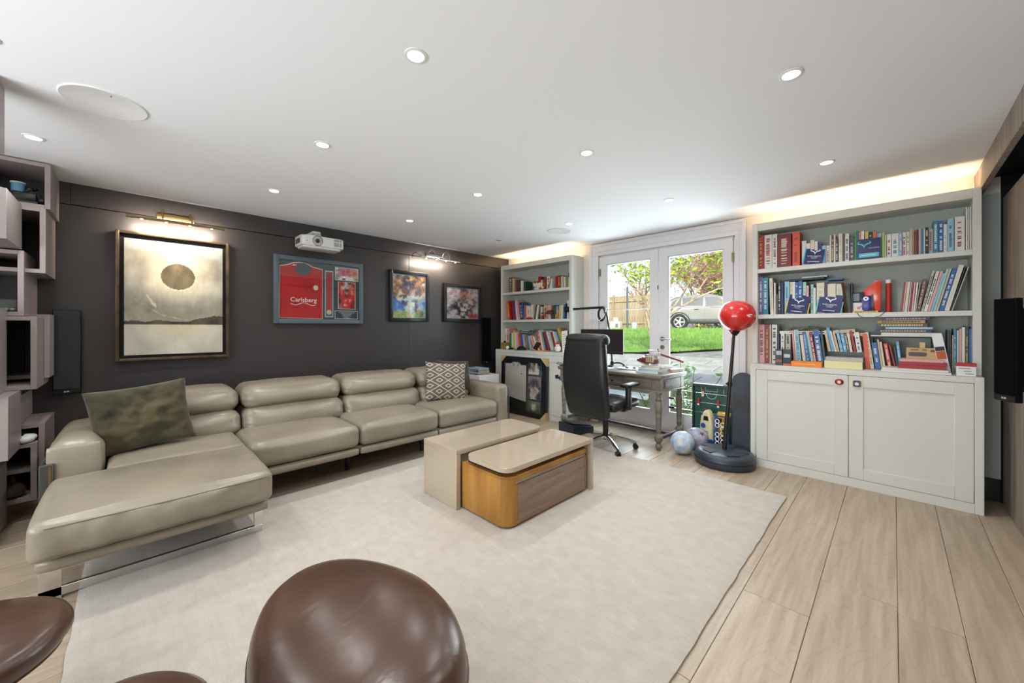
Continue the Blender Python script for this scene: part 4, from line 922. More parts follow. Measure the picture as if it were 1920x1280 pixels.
def book(x0,zb,w,h,lean,cn,tx,lb,grp,y=4.19,hmax=9,depth=None):
    h=min(h,hmax); d=depth or rng.uniform(.13,.175); w=max(w-.0008,.005); c=min(.0028,w*.2); cn_=math.cos(R(lean))
    s=-w if lean>0 else 0.; yj=y+rng.uniform(-.006,.012)
    loc=((x0+(w/cn_ if lean>0 else 0)),yj,zb+.0006)
    b=G().box((s,0,0),(s+c,d,h)).box((s+w-c,0,0),(s+w,d,h)).box((s+c,0,0),(s+w-c,c,h),0).out('book',bcol(cn),None,False,loc=loc,rot=(0,R(lean),0)); tag(b,lb,'book',grp)
    if w>.0075: G().box((s+c,c,.003),(s+w-c,d-.004,h-.004)).out('pages',paper,b,False)
    if tx and w>.011:
        g=G(); m=w*.22; z=h*rng.uniform(.08,.16); top=h*rng.uniform(.84,.93); big=rng.random()<.5
        while z<top:
            l=rng.uniform(.005,.013); ww=m if not big else m*rng.uniform(1.0,1.35)
            if rng.random()<.82: g.box((s+w/2-ww,-.0006,z),(s+w/2+ww*rng.uniform(.6,1),.0002,min(top,z+l)))
            z+=l+rng.uniform(.002,.004)
            if rng.random()<.12: z+=.015
        g.out('title',bcol(tx),b,False)['kind']='stuff'
    return b
def shelf_books(lists,zb,place,hmax):
    rows=sorted([t for l in lists for t in l],key=lambda t:t[0]); n=len(rows)
    for i,(x0,w,h,lean,cn,tx,zo) in enumerate(rows):
        k='thick ' if w>.045 else ('thin ' if w<.016 else '')
        le=' leaning right' if lean>8 else (' leaning left' if lean<-8 else '')
        book(x0,zb+zo,w,h,lean,cn,tx,'%s%s book%s, %s from left on %s'%(k,BW[cn],le,ORD[i+1],place),'books on '+place,hmax=hmax)
shelf_books([B1],1.795,'top shelf of right bookcase',.322)
shelf_books([B2,B2B],1.370,'middle shelf of right bookcase',.372)
shelf_books([B3,B3B,B3C,B3D],.919,'bottom level of right bookcase',.36)
shelf_books([LB1],1.795,'top shelf of left bookcase',.30)
shelf_books([LB2],1.370,'middle shelf of left bookcase',.30)
shelf_books([LB3],.919,'bottom level of left bookcase',.33)
def flatbook(lb,x0,x1,y0,y1,z0,z1,cn,tx=None,roll=0,grp='books lying flat',name='book',yaw=0):
    cx,cyy=(x0+x1)/2,(y0+y1)/2; a,b_,h=(x1-x0)/2,(y1-y0)/2,z1-z0; c=min(.003,h*.2)
    t=G().box((-a,-b_,0),(a,b_,c)).box((-a,-b_,h-c),(a,b_,h)).box((-a,-b_,c),(a,-b_+c,h-c)).out(name,bcol(cn) if isinstance(cn,str) else cn,None,False,loc=(cx,cyy,z0+.0006),rot=(0,R(roll),R(yaw))); tag(t,lb,'book',grp)
    G().box((-a+.004,-b_+c,c),(a-.004,b_-.004,h-c)).out('pages',paper,t,False)
    if tx:
        g=G(); x=-a*.8
        while x<a*.8:
            l=rng.uniform(.006,.016); g.box((x,-b_-.0006,h*.28),(x+l,-b_+.0002,h*.72)); x+=l+.004
        g.out('title',bcol(tx),t,False)['kind']='stuff'
    return t
fb=flatbook
# flat books, right bookcase
fb('black binder lying flat on the middle shelf books',-.745,-.42,4.20,4.38,1.668,1.684,'black',None,-1.2)
fb('light blue book lying flat on the middle shelf books',-.575,-.40,4.215,4.36,1.6855,1.699,'lblue','white',0)
fb('blue magazine lying flat beside the light blue book',-.398,-.30,4.22,4.36,1.655,1.667,'blue',None,2)
p_=fb('white book with black lettering lying flat on zebra spined books',-.735,-.415,4.196,4.35,1.193,1.220,'white',None,0)
lettering('title','PERIODIC TABLE',.021,col((150,60,50)),p_,(0.01,-.0785,.0135),(R(90),0,0),sx=1.25)
for k,x in enumerate((-.14,.13,.15)): G().cyl((x,-.0785,.0135),(x,-.077,.0135),.007,n=10).out('dot',col((40,40,44)),p_)
fb('tan paperback lying tilted on the bottom level books',-.36,-.22,4.20,4.31,1.206,1.232,'tan',None,-6)
fb('second tan paperback lying below the tilted one',-.30,-.165,4.21,4.33,1.178,1.203,'tan',None,-4)
z=1.181
for (lb,x0,x1,cn,tx,h) in (('white folder at the bottom of the flat pile',-.128,.206,'white',None,.009),('long white book low in the flat pile',-.068,.246,'white',None,.019),('navy book in the middle of the flat pile',-.103,.201,'navy','gold',.026),('white and blue magazine in the flat pile',-.044,.207,'lblue','white',.016),('brown striped book high in the flat pile',-.096,.18,'brown','cream',.028),('olive gold book near the top of the flat pile',-.089,.168,'gold','brown',.022),('mauve book topmost in the flat pile',-.065,.192,'purple','grey',.024)):
    fb(lb,x0,x1,4.195,4.37,z,z+h,cn,tx,grp='flat pile below the middle shelf'); z+=h+.0008
stand=tag(G().box((-.125,4.22,.9195),(-.115,4.38,1.18),.001,1).box((.205,4.22,.9195),(.215,4.38,1.18),.001,1).box((-.125,4.22,1.172),(.215,4.38,1.18),.001,1).out('shelf_riser',M('riser_dark',(44,58,56),.5)),'dark metal riser carrying the flat pile of books','riser')
ob=tag(G().box((-.627,4.045,.9185),(-.418,4.14,.962),.002,1).out('pencil_box',M('orange_box',(232,130,36),.5)),'low bright orange box on the cabinet top','box'); dashes(ob,-.60,-.46,4.0446,.940,.004,col((240,190,110)))
fb('pale yellow thick book lying flat at the cabinet front',-.404,-.171,4.06,4.21,.9185,.978,M('pale_yellow',(228,222,168),.6))
fb('grey box file lying on the pale yellow book',-.397,-.168,4.06,4.21,.9795,1.008,'grey')
for k,(x0,x1,lb) in enumerate(((-.745,-.69,'black card box with white print by the zebra books'),(-.688,-.629,'black card box with pale label by the orange box'))):
    c=thing('card_box',lb,'box',((x0+x1)/2,4.08,.9185)); w_=(x1-x0)/2-.001
    G().box((-w_,-.02,0),(w_,.02,.14),.001,1).out('box',col((26,30,36),.4),c); G().box((-w_+.006,-.0206,.07 if k else .09),(w_-.006,-.0202,.10 if k else .125)).out('print',col((190,196,200)),c); G().box((-w_+.006,-.0206,.025),(w_-.006,-.0202,.05)).out('print',col((170,100,70) if k==0 else (30,60,90)),c); G().box((-w_,-.0206,.002),(w_,-.0202,.016)).out('print',col((40,80,120) if k==0 else (220,110,50)),c)
z=.9185
for (lb,x0,x1,cn,h,y0) in (('white paper pile lying flat on the cabinet front edge',-.066,.285,'white',.016,4.02),('second white paper wad on the cabinet top',-.06,.272,'white',.014,4.025),('lower red document folder on white papers',.026,.262,'red',.026,4.04),('upper red document folder on the lower red folder',.03,.268,'red',.022,4.045),('lilac and white folder on the red folders',.034,.25,'pink',.018,4.05)):
    fb(lb,x0,x1,y0,y0+.22 if h>.012 else y0+.2,z,z+h,cn,None,grp='papers and folders on the cabinet',name='folder'); z+=h+.0008
cb=thing('cardboard_box','kraft cardboard box with a printed grey gadget on red folders','box',(.152,4.16,1.0155)); kraft=M('kraft_card',(196,168,122),.8)
G().box((-.083,-.03,0),(.083,.03,.084),.001,1).out('carton',kraft,cb); G().prism(rrect(-.072,.022,.022,.052,.012),-.0308,-.0302,'y').out('print',col((84,84,84)),cb); G().box((-.06,-.0306,.066),(-.02,-.0302,.074)).box((.0,-.0306,.066),(.022,-.0302,.074)).box((.04,-.0306,.056),(.074,-.0302,.072)).out('print',col((110,80,56)),cb)
kc=tag(G().box((-.014,-.014,0),(.014,.014,.040),.001,1).out('card_cube',M('pale_kraft',(206,186,140),.8),loc=(.152,4.16,1.1003)),'small pale card cube on the kraft box','box')
mg=thing('magazine','white magazine with dark and orange cover leaning by the folders','magazine',(.292,4.12,.919),(0,R(-9),R(0)))
G().box((-.052,0,0),(.0,.006,.295)).out('cover',col((222,222,220),.3),mg); G().box((-.05,-.0006,.17),(-.004,.0,.20)).out('print',col((40,44,60)),mg); G().box((-.05,-.0006,.11),(-.004,.0,.168)).out('print',col((186,92,42)),mg)
rw=thing('medicine_box','small white carton with red lid at the cabinet right end','box',(.352,4.06,.919))
G().box((-.044,-.025,0),(.044,.025,.066),.001,1).out('carton',col((230,230,228)),rw); G().box((-.0455,-.0265,.066),(.0455,.0265,.088),.002,1).out('lid',col((186,46,50)),rw); G().box((-.034,-.0256,.048),(.02,-.0252,.054)).box((-.01,-.0256,.03),(.022,-.0252,.036)).box((-.004,-.0256,.012),(.034,-.0252,.018)).out('print',col((150,140,150)),rw)
# academy booklets
navy=M('navy_cover',(26,34,92),.4); aqua=M('aqua',(90,190,200),.45); wh=col((236,238,240),.4)
half=[(0,-1),(-.18,-.35),(-.42,-.05),(-.85,.15),(-1.0,.45),(-.85,.8),(-.45,1.0),(-.8,.7),(-.75,.42),(-.4,.3),(-.12,.05),(0,-.35)]
def booklet(lb,x0,x1,z0,h,lean,roll,backc,kind,y=4.152):
    w_=x1-x0; t=thing('booklet',lb,'booklet',((x0+x1)/2,y,z0+.004),(R(-lean),R(roll),0),'navy academy booklets')
    G().box((-w_/2,0,0),(w_/2,.004,h)).out('cover',navy,t,False)
    if backc: G().box((-w_/2-.010,.005,0),(w_/2-.002,.008,h*.99)).box((w_/2-.002,.005,0),(w_/2+.008,.008,h*.62)).out('back_board',backc,t,False)
    cx,czz,s=((0,h*.68,.036) if kind==0 else (-.030,h*.72,.042))
    m=wh if kind==0 else aqua
    q=[(cx+px*s,czz+pz*s*.72) for px,pz in half]; q2=[(cx-px*s,czz+pz*s*.72) for px,pz in half][::-1]
    G().prism(q,-.0006,-.0002,'y').out('bull_logo',m,t,False); G().prism(q2,-.0006,-.0002,'y').out('bull_logo',m,t,False)
    if kind==0:
        lettering('lettering','RAFA NADAL',.016,wh,t,(0,-.0005,h*.43),(R(90),0,0)); lettering('lettering','ACADEMY',.011,wh,t,(0,-.0005,h*.36),(R(90),0,0)); lettering('lettering','by Movistar',.008,wh,t,(0,-.0005,h*.30),(R(90),0,0))
        dashes(t,-.040,.040,-.0004,h*.12,.003,wh)
    else:
        lettering('lettering','RAFA NADAL',.0105,wh,t,(.028,-.0005,h*.52),(R(90),0,0)); G().box((-w_/2+.006,-.0006,h*.08),(w_/2-.01,-.0002,h*.28)).out('band',aqua,t,False); dashes(t,-.045,.04,-.0008,h*.18,.0025,wh)
booklet('navy booklet with white bull logo and aqua back, top shelf',-.555,-.425,1.795,.165,16,7,aqua,0)
booklet('navy booklet with aqua bull logo and aqua band, top shelf',-.202,-.070,1.795,.165,8,0,None,1)
booklet('navy booklet with white bull logo and yellow back, middle shelf',-.683,-.533,1.370,.170,14,9,M('yellow_board',(222,186,50),.5),0)
booklet('navy booklet with white bull logo and aqua back, middle shelf',-.466,-.312,1.370,.170,14,8,aqua,0)
# small things on the right bookcase
fm=thing('dark_frame','dark brown wooden photo frame standing edge-on on the middle shelf','frame',(-.275,4.20,1.3705),(0,R(-6),R(28)))
G().box((-.008,0,0),(.010,.15,.255),.002,1).out('frame',M('frame_brown',(84,52,36),.5),fm); G().box((.0102,.012,.012),(.012,.14,.243)).out('picture',black,fm)
cm=thing('camera_case','black camera case with blue-grey front on the middle shelf','camera',(-.20,4.25,1.455)); G().box((-.045,-.03,0),(.045,.03,.085),.008,2).out('body',black,cm); G().box((-.04,-.033,.01),(.005,-.029,.075),.003,1).out('front',col((110,124,136),.4),cm)
fbx=thing('flower_box','small white carton with pink flower print below the camera case','box',(-.19,4.235,1.3705)); G().box((-.045,-.03,0),(.028,.03,.084),.001,1).out('carton',col((232,226,224)),fbx); G().ball((-.01,-.03,.04),(.012,.001,.012),10,6).ball((.005,-.03,.052),(.008,.001,.008),10,6).out('flower_print',col((206,130,150)),fbx); G().box((-.035,-.031,.004),(.01,-.0302,.016)).out('green_print',col((150,190,60)),fbx)
yb=fb('flat yellow and black booklet lying before the flower carton',-.235,-.085,4.155,4.21,1.3705,1.382,M('yellow_board'),'black')
on=thing('numeral_toy','glossy red numeral one standing on the middle shelf','toy',(-.095,4.21,1.383)); G().prism([(-.012,0),(.024,0),(.030,.235),(-.004,.24),(-.075,.165),(-.062,.10),(-.014,.145)],-.02,.02,'y',.004,2).out('numeral',M('red_gloss',(214,62,34),.25,coat=.5),on)
bt=thing('blue_toy','dark blue rounded toy with a white disc beside numeral one','toy',(-.152,4.205,1.383)); G().prism(rrect(-.028,0,.030,.125,.024,8),-.02,.02,'y',.005,2).out('body',M('royal_blue',(30,34,140),.3),bt); G().cyl((-.004,-.0202,.10),(-.004,-.023,.10),.017,n=20).out('disc',wh,bt); G().cyl((-.004,-.0232,.10),(-.004,-.0245,.10),.006,n=14).out('dot',black,bt)
tb=thing('card_tube','red and white card tube standing behind on the middle shelf','tube',(-.028,4.29,1.3705)); G().cyl((0,0,0),(0,0,.235),.017,n=18).out('tube',col((196,56,50)),tb); G().cyl((0,0,.235),(0,0,.262),.0175,n=18).out('cap',wh,tb)
cbk=tag(G().tube([(-.215,4.15,1.372),(-.205,4.138,1.368),(-.195,4.136,1.345),(-.17,4.136,1.332),(-.11,4.136,1.330),(-.075,4.136,1.34),(-.05,4.138,1.368),(-.04,4.16,1.373)],.0022,6).out('charger_cable',col((60,60,62))),'thin grey cable drooping over the middle shelf edge','cable')
tg=tag(G().tube([(-.70,4.22,1.224),(-.64,4.24,1.25),(-.58,4.21,1.235),(-.52,4.25,1.26),(-.46,4.22,1.24),(-.42,4.26,1.232),(-.50,4.28,1.25),(-.60,4.28,1.236),(-.66,4.25,1.24)],.008,8).out('lanyard',M('lanyard_green',(60,130,70),.6,vary=(30,(120,60,110),(110,170,60)))),'tangled green and purple lanyard on the white flat book','lanyard')
# ------------------------------------------------------------------ small things on the left bookcase
pd=thing('plush_dog','white and brown plush dog lying on the top left shelf','plush toy',(-3.62,4.20,1.7955),R(-8)); wf_=M('white_fur',(226,214,200),.95,bump=(300,.6)); bf=M('brown_fur',(150,84,44),.95,bump=(300,.6))
G().ball((0,0,.055),(.085,.045,.055)).ball((-.09,-.01,.085),(.045,.04,.042)).ball((-.055,-.03,.02),(.05,.02,.02)).ball((.06,-.03,.022),(.05,.022,.022)).out('body',wf_,pd,ang=80)
G().ball((-.12,-.03,.10),(.02,.015,.03)).ball((-.075,-.035,.11),(.018,.012,.03)).ball((.09,0,.06),(.03,.03,.045)).ball((.06,-.04,.02),(.03,.02,.018)).out('patches',bf,pd,ang=80)
pp=thing('pink_pig_toy','small pink plush pig behind the plush dog','plush toy',(-3.67,4.28,1.7955)); G().ball((0,0,.075),(.05,.045,.075)).ball((0,-.02,.155),(.035,.033,.034)).ball((-.025,-.02,.185),(.012,.008,.014)).ball((.025,-.02,.185),(.012,.008,.014)).ball((0,-.052,.15),(.012,.008,.010)).out('body',M('pink_fur',(214,150,150),.95,bump=(300,.5)),pp,ang=80)
pl=thing('patterned_plate','blue and white patterned plate standing on the top left shelf','plate',(-3.47,4.22,1.7955),R(-35)); G().lathe([(.02,0),(.055,.004),(.085,.014),(.09,.016),(.085,.018),(.05,.009),(.001,.007)],n=32,mtx=Matrix.Translation((0,0,.091))@Matrix.Rotation(R(78),4,'X')).out('plate',M('willow_blue',(70,96,140),.25,vary=(26,(30,50,104),(214,220,230))),pl)
hg=thing('highlighter','yellow marker standing at the right end of top left shelf','marker',(-3.085,4.17,1.7955)); G().cyl((0,0,0),(0,0,.13),.011,n=12).out('barrel',col((204,200,60)),hg); G().cyl((0,0,.13),(0,0,.19),.008,n=12).out('cap',black,hg)
ms=thing('toadstool_ornament','maroon toadstool ornament on the middle left shelf','ornament',(-3.42,4.17,1.3705)); G().lathe([(.022,0),(.02,.03),(.016,.07),(.018,.085)],n=16).out('stem',col((190,170,140)),ms); G().lathe([(.018,.075),(.06,.078),(.066,.088),(.055,.108),(.03,.122),(.001,.128)],n=24).out('cap',M('maroon_gloss',(104,32,50),.3),ms); G().lathe([(.02,.07),(.058,.0765),(.06,.079)],n=24).out('gills',col((70,84,76)),ms)
gf=thing('giraffe_figurine','small yellow giraffe figurine on the middle left shelf','figurine',(-3.29,4.165,1.3705)); G().ball((0,0,.05),(.022,.014,.018)).tube([(.012,0,.055),(.018,0,.09),(.022,0,.115)],[.011,.009,.008]).ball((.03,0,.118),(.016,.008,.009)).tube([(-.014,.006,.045),(-.014,.006,0)],.005).tube([(.014,.006,.045),(.014,.006,0)],.005).tube([(-.014,-.006,.045),(-.014,-.006,0)],.005).tube([(.014,-.006,.045),(.014,-.006,0)],.005).out('body',M('giraffe',(206,150,50),.5,vary=(60,(150,96,30),(220,170,70))),gf,ang=80)
rc=thing('toy_car','small red toy car on the middle left shelf','toy car',(-3.80,4.165,1.3705),R(5)); G().prism([(-.05,.008),(.05,.008),(.052,.02),(.03,.024),(.015,.036),(-.02,.036),(-.034,.025),(-.05,.022)],-.02,.02,'y',.004,2).out('body',M('red_gloss'),rc)
for x in (-.03,.03): G().cyl((x,-.022,.009),(x,.022,.009),.009,n=14).out('wheels',black,rc)
fg=thing('wooden_figurine','little painted wooden figurine left of the toadstool','figurine',(-3.55,4.165,1.3705)); G().lathe([(.02,0),(.022,.02),(.016,.05),(.008,.056)],n=16).out('body',col((120,44,50)),fg); G().ball((0,0,.07),.019,14,10).out('head',col((206,160,130)),fg); G().lathe([(.02,.074),(.019,.086),(.01,.093),(.001,.095)],n=14).out('cap',col((70,40,34)),fg)
wbx=thing('wooden_box','gold woven box at the left end of the lower left shelf','box',(-4.29,4.13,.9185)); G().box((-.055,-.04,0),(.055,.05,.10),.003,1).out('box',M('woven_gold',(150,118,58),.6,bump=(160,.6),vary=(40,(120,90,40),(170,138,76))),wbx); G().ball((0,0,.10),(.02,.018,.03)).out('stopper',blackm,wbx)
for k,(x,lb,rz) in enumerate(((-4.12,'black computer mouse on the lower left bookcase level',20),(-3.90,'black velvet cap on the lower left bookcase level',-10))):
    q=thing('computer_mouse' if k==0 else 'baseball_cap',lb,'mouse' if k==0 else 'cap',(x,4.10,.9185),R(rz)); r=(.035,.055,.03) if k==0 else (.085,.06,.055)
    G().lathe([(1,0),(1,.15),(.93,.5),(.7,.82),(.4,.96),(.001,1)],n=20,mtx=Matrix.Diagonal((r[0],r[1],r[2],1))).out('body',blackm,q,ang=80)
    if k==0: G().box((-.002,-.05,.0285),(.002,-.01,.031)).out('wheel',steel,q)
    else: G().prism(rrect(-.05,-.12,.05,-.04,.035),.001,.006,'z').out('peak',blackm,q)
wr_=thing('white_sports_ball','white golf trophy ball on the lower left bookcase level','ball',(-4.15,4.085,.9185)); G().ball((0,-.03,.028),.028).out('ball',wh,wr_)
tab=thing('tablet','small tablet with pink case leaning on lower left books','tablet',(-3.67,4.13,.9225),(R(-28),R(18),0)); G().prism(rrect(-.055,0,.055,.145,.01),0,.008,'y').out('case',col((196,140,136)),tab); G().box((-.045,-.0008,.012),(.045,-.0002,.133)).out('screen',black,tab)
st=thing('santa_ornament','white snowman-like ornament with red hat on lower left level','ornament',(-3.22,4.10,.9185)); G().ball((0,0,.045),(.05,.04,.045)).ball((0,-.005,.095),(.03,.028,.026)).out('body',col((228,222,216),.6),st,ang=80); G().lathe([(.03,.105),(.028,.118),(.012,.14),(.003,.15)],n=16).out('hat',col((190,36,36),.6),st)
td=thing('toy_duck','tiny yellow toy duck on the cabinet top','toy',(-3.52,4.06,.9185)); G().ball((0,0,.016),(.02,.014,.015)).ball((-.012,0,.036),.011,10,8).out('body',col((226,176,50)),td,ang=80)
mk=thing('yellow_marker_set','orange marker pen lying on the cabinet top','pen',(-3.40,4.06,.9185)); G().cyl((-.05,0,.008),(.05,.01,.008),.008,n=10).out('barrel',col((222,120,40)),mk)
fb('black hardback lying flat on the lower left books',-4.03,-3.86,4.20,4.33,1.166,1.192,'black','cream',grp='flat books on the left bookcase')
fb('navy paperback lying on the black hardback',-4.02,-3.80,4.20,4.33,1.193,1.212,'navy','white',grp='flat books on the left bookcase')
fb('light blue magazine on top of the navy paperback',-3.97,-3.76,4.20,4.33,1.2125,1.222,'lblue',None,grp='flat books on the left bookcase')
fb('white paperback lying flat over the leaning lower books',-3.66,-3.40,4.20,4.34,1.186,1.206,'white','maroon',grp='flat books on the left bookcase')
fb('dark game case lying on the white paperback',-3.56,-3.34,4.20,4.34,1.207,1.222,'dgrey',None,grp='flat books on the left bookcase')
fb('white book lying flat on the middle left shelf books',-4.24,-4.06,4.20,4.32,1.652,1.662,'lblue',None,grp='flat books on the left bookcase')
ltr=thing('printed_letter','white printed letter propped at the right of lower left level','letter',(-3.10,4.11,.923),(R(-8),R(-10),0)); G().box((-.05,0,0),(.05,.001,.29)).out('sheet',col((232,224,216),.8),ltr)
for k in range(7): G().box((-.038,-.0006,.06+k*.03),(-.038+.05+.02*(k%3),-.0001,.068+k*.03)).out('text_line',col((170,150,150)),ltr)
# ------------------------------------------------------------------ framed white shirt leaning on the left cabinet
fw=thing('framed_white_shirt','black framed white polo shirt leaning on the left cabinet','framed shirt',(-3.73,3.945,.004),(R(-1.6),0,0))
def fr_y(t,name,x0,x1,z0,z1,wd,y0,y1,mat):
    g=G()
    for (a,b) in (((x0,z0),(x0+wd,z1)),((x1-wd,z0),(x1,z1)),((x0+wd,z0),(x1-wd,z0+wd)),((x0+wd,z1-wd),(x1-wd,z1))): g.box((a[0],y0,a[1]),(b[0],y1,b[1]),.003,1)
    return g.out(name,mat,t)
fr_y(fw,'frame',-.44,.44,0,.825,.07,-.02,.03,M('black_frame')); G().box((-.42,0,.02),(.42,.02,.80)).out('mount_board',M('mount_black',(26,24,23),.8),fw)
def pz(x,z): return (-.44+.88*x,.825*(1-z))
polo=[(.085,.13),(.22,.125),(.26,.095),(.40,.095),(.44,.14),(.56,.14),(.565,.76),(.085,.70)]
ps=G().prism([pz(*p) for p in polo],-.006,.0,'y').out('polo_shirt',M('polo_white',(222,210,198),.85,bump=(8,.5)),fw)
for a,b in (((.26,.10),(.29,.17)),((.40,.10),(.37,.17))): G().tube([(pz(*a)[0],-.007,pz(*a)[1]),(pz(*b)[0],-.007,pz(*b)[1])],.004,6).out('collar_edge',col((40,38,38)),ps)
G().cyl((pz(.46,.29)[0],-.0062,pz(.46,.29)[1]),(pz(.46,.29)[0],-.0075,pz(.46,.29)[1]),.011,n=14).out('crest',col((60,56,54)),ps)
PD={'w':(226,220,216),'k':(30,24,28),'b':(96,66,56),'s':(170,116,92),'p':(150,130,150),'g':(70,96,56),'G':(120,140,90),'t':(180,160,120)}
EX=(1,0,0)
for nm,(a,b,c,d),rows in (('photo',(.605,.08,.88,.285),['kwsbwkk','kbstwwk','swbtwwk','wwwwwwk']),('photo',(.60,.31,.875,.70),['pppppp','ppkbkp','pkkbkp','kpkskp','ppswwk','kwwsws','kwswwk','bwwwkk','kwwwkk']),('photo',(.60,.725,.87,.93),['gGGGGG','gGwwGg','gGwwgg','ggwtgg','gkgkgg'])):
    x0,z1=pz(a,b); x1,z0=pz(c,d); G().box((x0,-.002,z0),(x1,.0,z1)).out('photo_mount',col((120,124,124)),fw)
    printed(nm,(x0+.006,-.0025,z0+.006),EX,EZ,x1-x0-.012,z1-z0-.012,ascii_pic(rows,PD,20,24,1),26,36,fw)
x0,z1=pz(.20,.77); x1,z0=pz(.38,.87); G().box((x0,-.002,z0),(x1,0,z1)).out('plaque',col((60,64,60)),fw); G().box((x0+.006,-.0028,z0+.006),(x1-.006,-.0018,z1-.006)).out('plaque_face',col((24,26,24)),fw)
G().box((-.375,-.012,.065),(.375,-.010,.76)).out('glass',pglass,fw)
for sx,sz in ((-1,1),(1,1),(1,-1),(-1,-1)):
    X0,Z0=sx*.442,(.828 if sz>0 else -.003); G().prism([(X0,Z0),(X0-sx*.105,Z0),(X0,Z0-sz*.105)],-.026,.032,'y').out('corner_protector',kraft,fw)
# side table with game cases behind the sofa end
stb=thing('storage_box','white storage box behind the sofa end below the far speaker','box',(-4.12,3.47,0)); G().box((-.16,-.17,.001),(.20,.19,.60),.006,2).out('box',M('box_white',(222,222,222),.5),stb)
zz=.601
for k in range(5):
    h=.016+.004*(k%2); cn=('dgrey','bgrey','white','dgrey','lblue')[k]; fb('%s game case, %s from bottom in the stack on white box'%(BW[cn],ORD[k+1]),-4.24+.01*(k%2),-4.0+.008*k,3.33,3.56-.01*k,zz,zz+h,cn,'white' if k!=2 else 'navy',grp='game cases stacked on the white box',name='game_case',yaw=4*(k%3)-3); zz+=h+.0008
# ------------------------------------------------------------------ on and by the desk
ZD=.767
mo=thing('monitor','dark flat computer monitor standing on the desk','monitor',(-2.585,4.17,ZD),R(2)); 
G().box((-.297,-.012,.158),(.297,.012,.462),.003,1).out('casing',black,mo); G().box((-.291,-.0135,.17),(.291,-.0118,.456)).out('screen',M('screen_dark',(40,34,34),.25),mo); G().box((-.02,.012,.0),(.02,.03,.30),.003,1).out('stand_neck',black,mo); G().prism(rrect(-.12,-.07,.12,.10,.03),0,.008,'z').out('stand_foot',black,mo)
ba=thing('boom_arm','black microphone boom arm rising behind the monitor','boom arm',(-2.50,4.28,ZD))
G().cyl((0,0,0),(0,0,.06),.02,n=14).tube([(0,0,.05),(-.01,-.01,.30),(-.045,-.04,.62),(-.08,-.06,.74)],.010,8).out('lower_arm',blackm,ba); G().tube([(-.08,-.06,.74),(-.30,-.08,.735),(-.55,-.10,.73)],.015,8).out('upper_arm',blackm,ba)
G().tube([(-.10+.045*math.cos(a),-.075,.655+.075*math.sin(a)) for a in [2*PI*i/20 for i in range(20)]],.011,7,True).tube([(-.10+.052*math.cos(a),-.085,.65+.085*math.sin(a)) for a in [2*PI*i/20+.3 for i in range(20)]],.006,6,True).out('cable_loop',blackm,ba); G().tube([(-.04,-.07,.73),(-.06,-.095,.62),(-.13,-.098,.57),(-.16,-.09,.60)],.004,6).out('white_cable',wh,ba)
mi=G().cyl((-.53,-.10,.73),(-.65,-.105,.73),.038,n=16).out('microphone',blackm,ba); G().tube([(-.53,-.10+.032*math.cos(a),.73+.032*math.sin(a)) for a in [2*PI*i/16 for i in range(16)]],.004,6,True).out('shock_mount',chrome,mi)
hp=thing('headphones','black headphones lying on the desk right of the chair','headphones',(-2.36,4.16,ZD),R(15)); G().tube([(-.085*math.cos(a),.02*math.sin(a),.012+.045*math.sin(a)) for a in [PI*i/12 for i in range(13)]],.009,7).out('headband',blackm,hp)
for s in (-1,1): G().lathe([(.01,0),(.032,.003),(.034,.016),(.02,.024),(.005,.025)],n=16,mtx=Matrix.Translation((s*.085,0,.002))).out('ear_pad',blackm,hp)
z=ZD
for k,(w_,d_,h,cn,lb) in enumerate(((.25,.34,.022,'white','lowest white ring binder in the pile on the desk corner'),(.24,.32,.016,'lblue','pale blue folder in the pile on the desk corner'),(.23,.31,.024,'white','white catalogue near the top of the desk corner pile'),(.22,.30,.012,'grey','grey magazine topmost in the desk corner pile'))):
    fb(lb,-1.835-w_/2+.006*k,-1.835+w_/2+.006*k,4.02-d_/2,4.02+d_/2,z,z+h,cn,None,grp='paper pile on the desk corner',name='folder',yaw=(-3,4,-2,7)[k]); z+=h+.0009
zt=z
pf=fb('pink folder lying at the back right of the desk',-1.74,-1.66,4.12,4.34,ZD,ZD+.03,'pink',None,grp='paper pile on the desk corner',name='folder',yaw=-10)
ob=thing('open_notebook','open white notebook on the desk beside the headphones','notebook',(-2.14,4.12,ZD),R(6))
for s in (-1,1): G().box((0 if s>0 else -.15,-.11,0),(.15 if s>0 else 0,.11,.012),.003,1,mtx=Matrix.Rotation(R(-3*s),4,'Y')).out('page_block',M('notebook_page',(236,234,226),.8),ob)
G().box((.02,-.05,.012),(.05,-.02,.03),.004,1).box((-.06,-.07,.014),(-.03,-.04,.03),.004,1).out('clips',M('clip_navy',(40,50,80),.4),ob)
kb=thing('keyboard','white computer keyboard on the desk in front of the monitor','keyboard',(-2.52,3.95,ZD),R(-2)); G().box((-.21,-.06,0),(.21,.06,.014),.004,2).out('body',col((226,228,230),.4),kb)
for r_ in range(4):
    for c_ in range(13): G().box((-.2+c_*.031,-.05+r_*.026,.014),(-.2+c_*.031+.027,-.05+r_*.026+.022,.018)).out('key',col((240,240,240),.5),kb,False)
ta=thing('toy_aircraft','maroon and cream brick-built toy aircraft on the paper pile','toy',(-1.86,4.0,zt),R(-20)); ta.scale=(1.4,1.4,1.4)
mar=M('brick_maroon',(112,44,50),.35); crm=M('brick_cream',(206,196,170),.35); ltg=M('brick_grey',(196,196,198),.35)
G().box((-.10,-.03,.012),(.05,.03,.05),.006,2).box((-.135,-.022,.018),(-.10,.022,.042),.008,2).out('hull',mar,ta); G().box((-.03,-.034,.022),(.05,.034,.072),.004,1).out('cabin',crm,ta)
for k in range(4): G().box((-.022+k*.019,-.0355,.028),(-.014+k*.019,-.0338,.066)).out('rib',col((120,100,76)),ta)
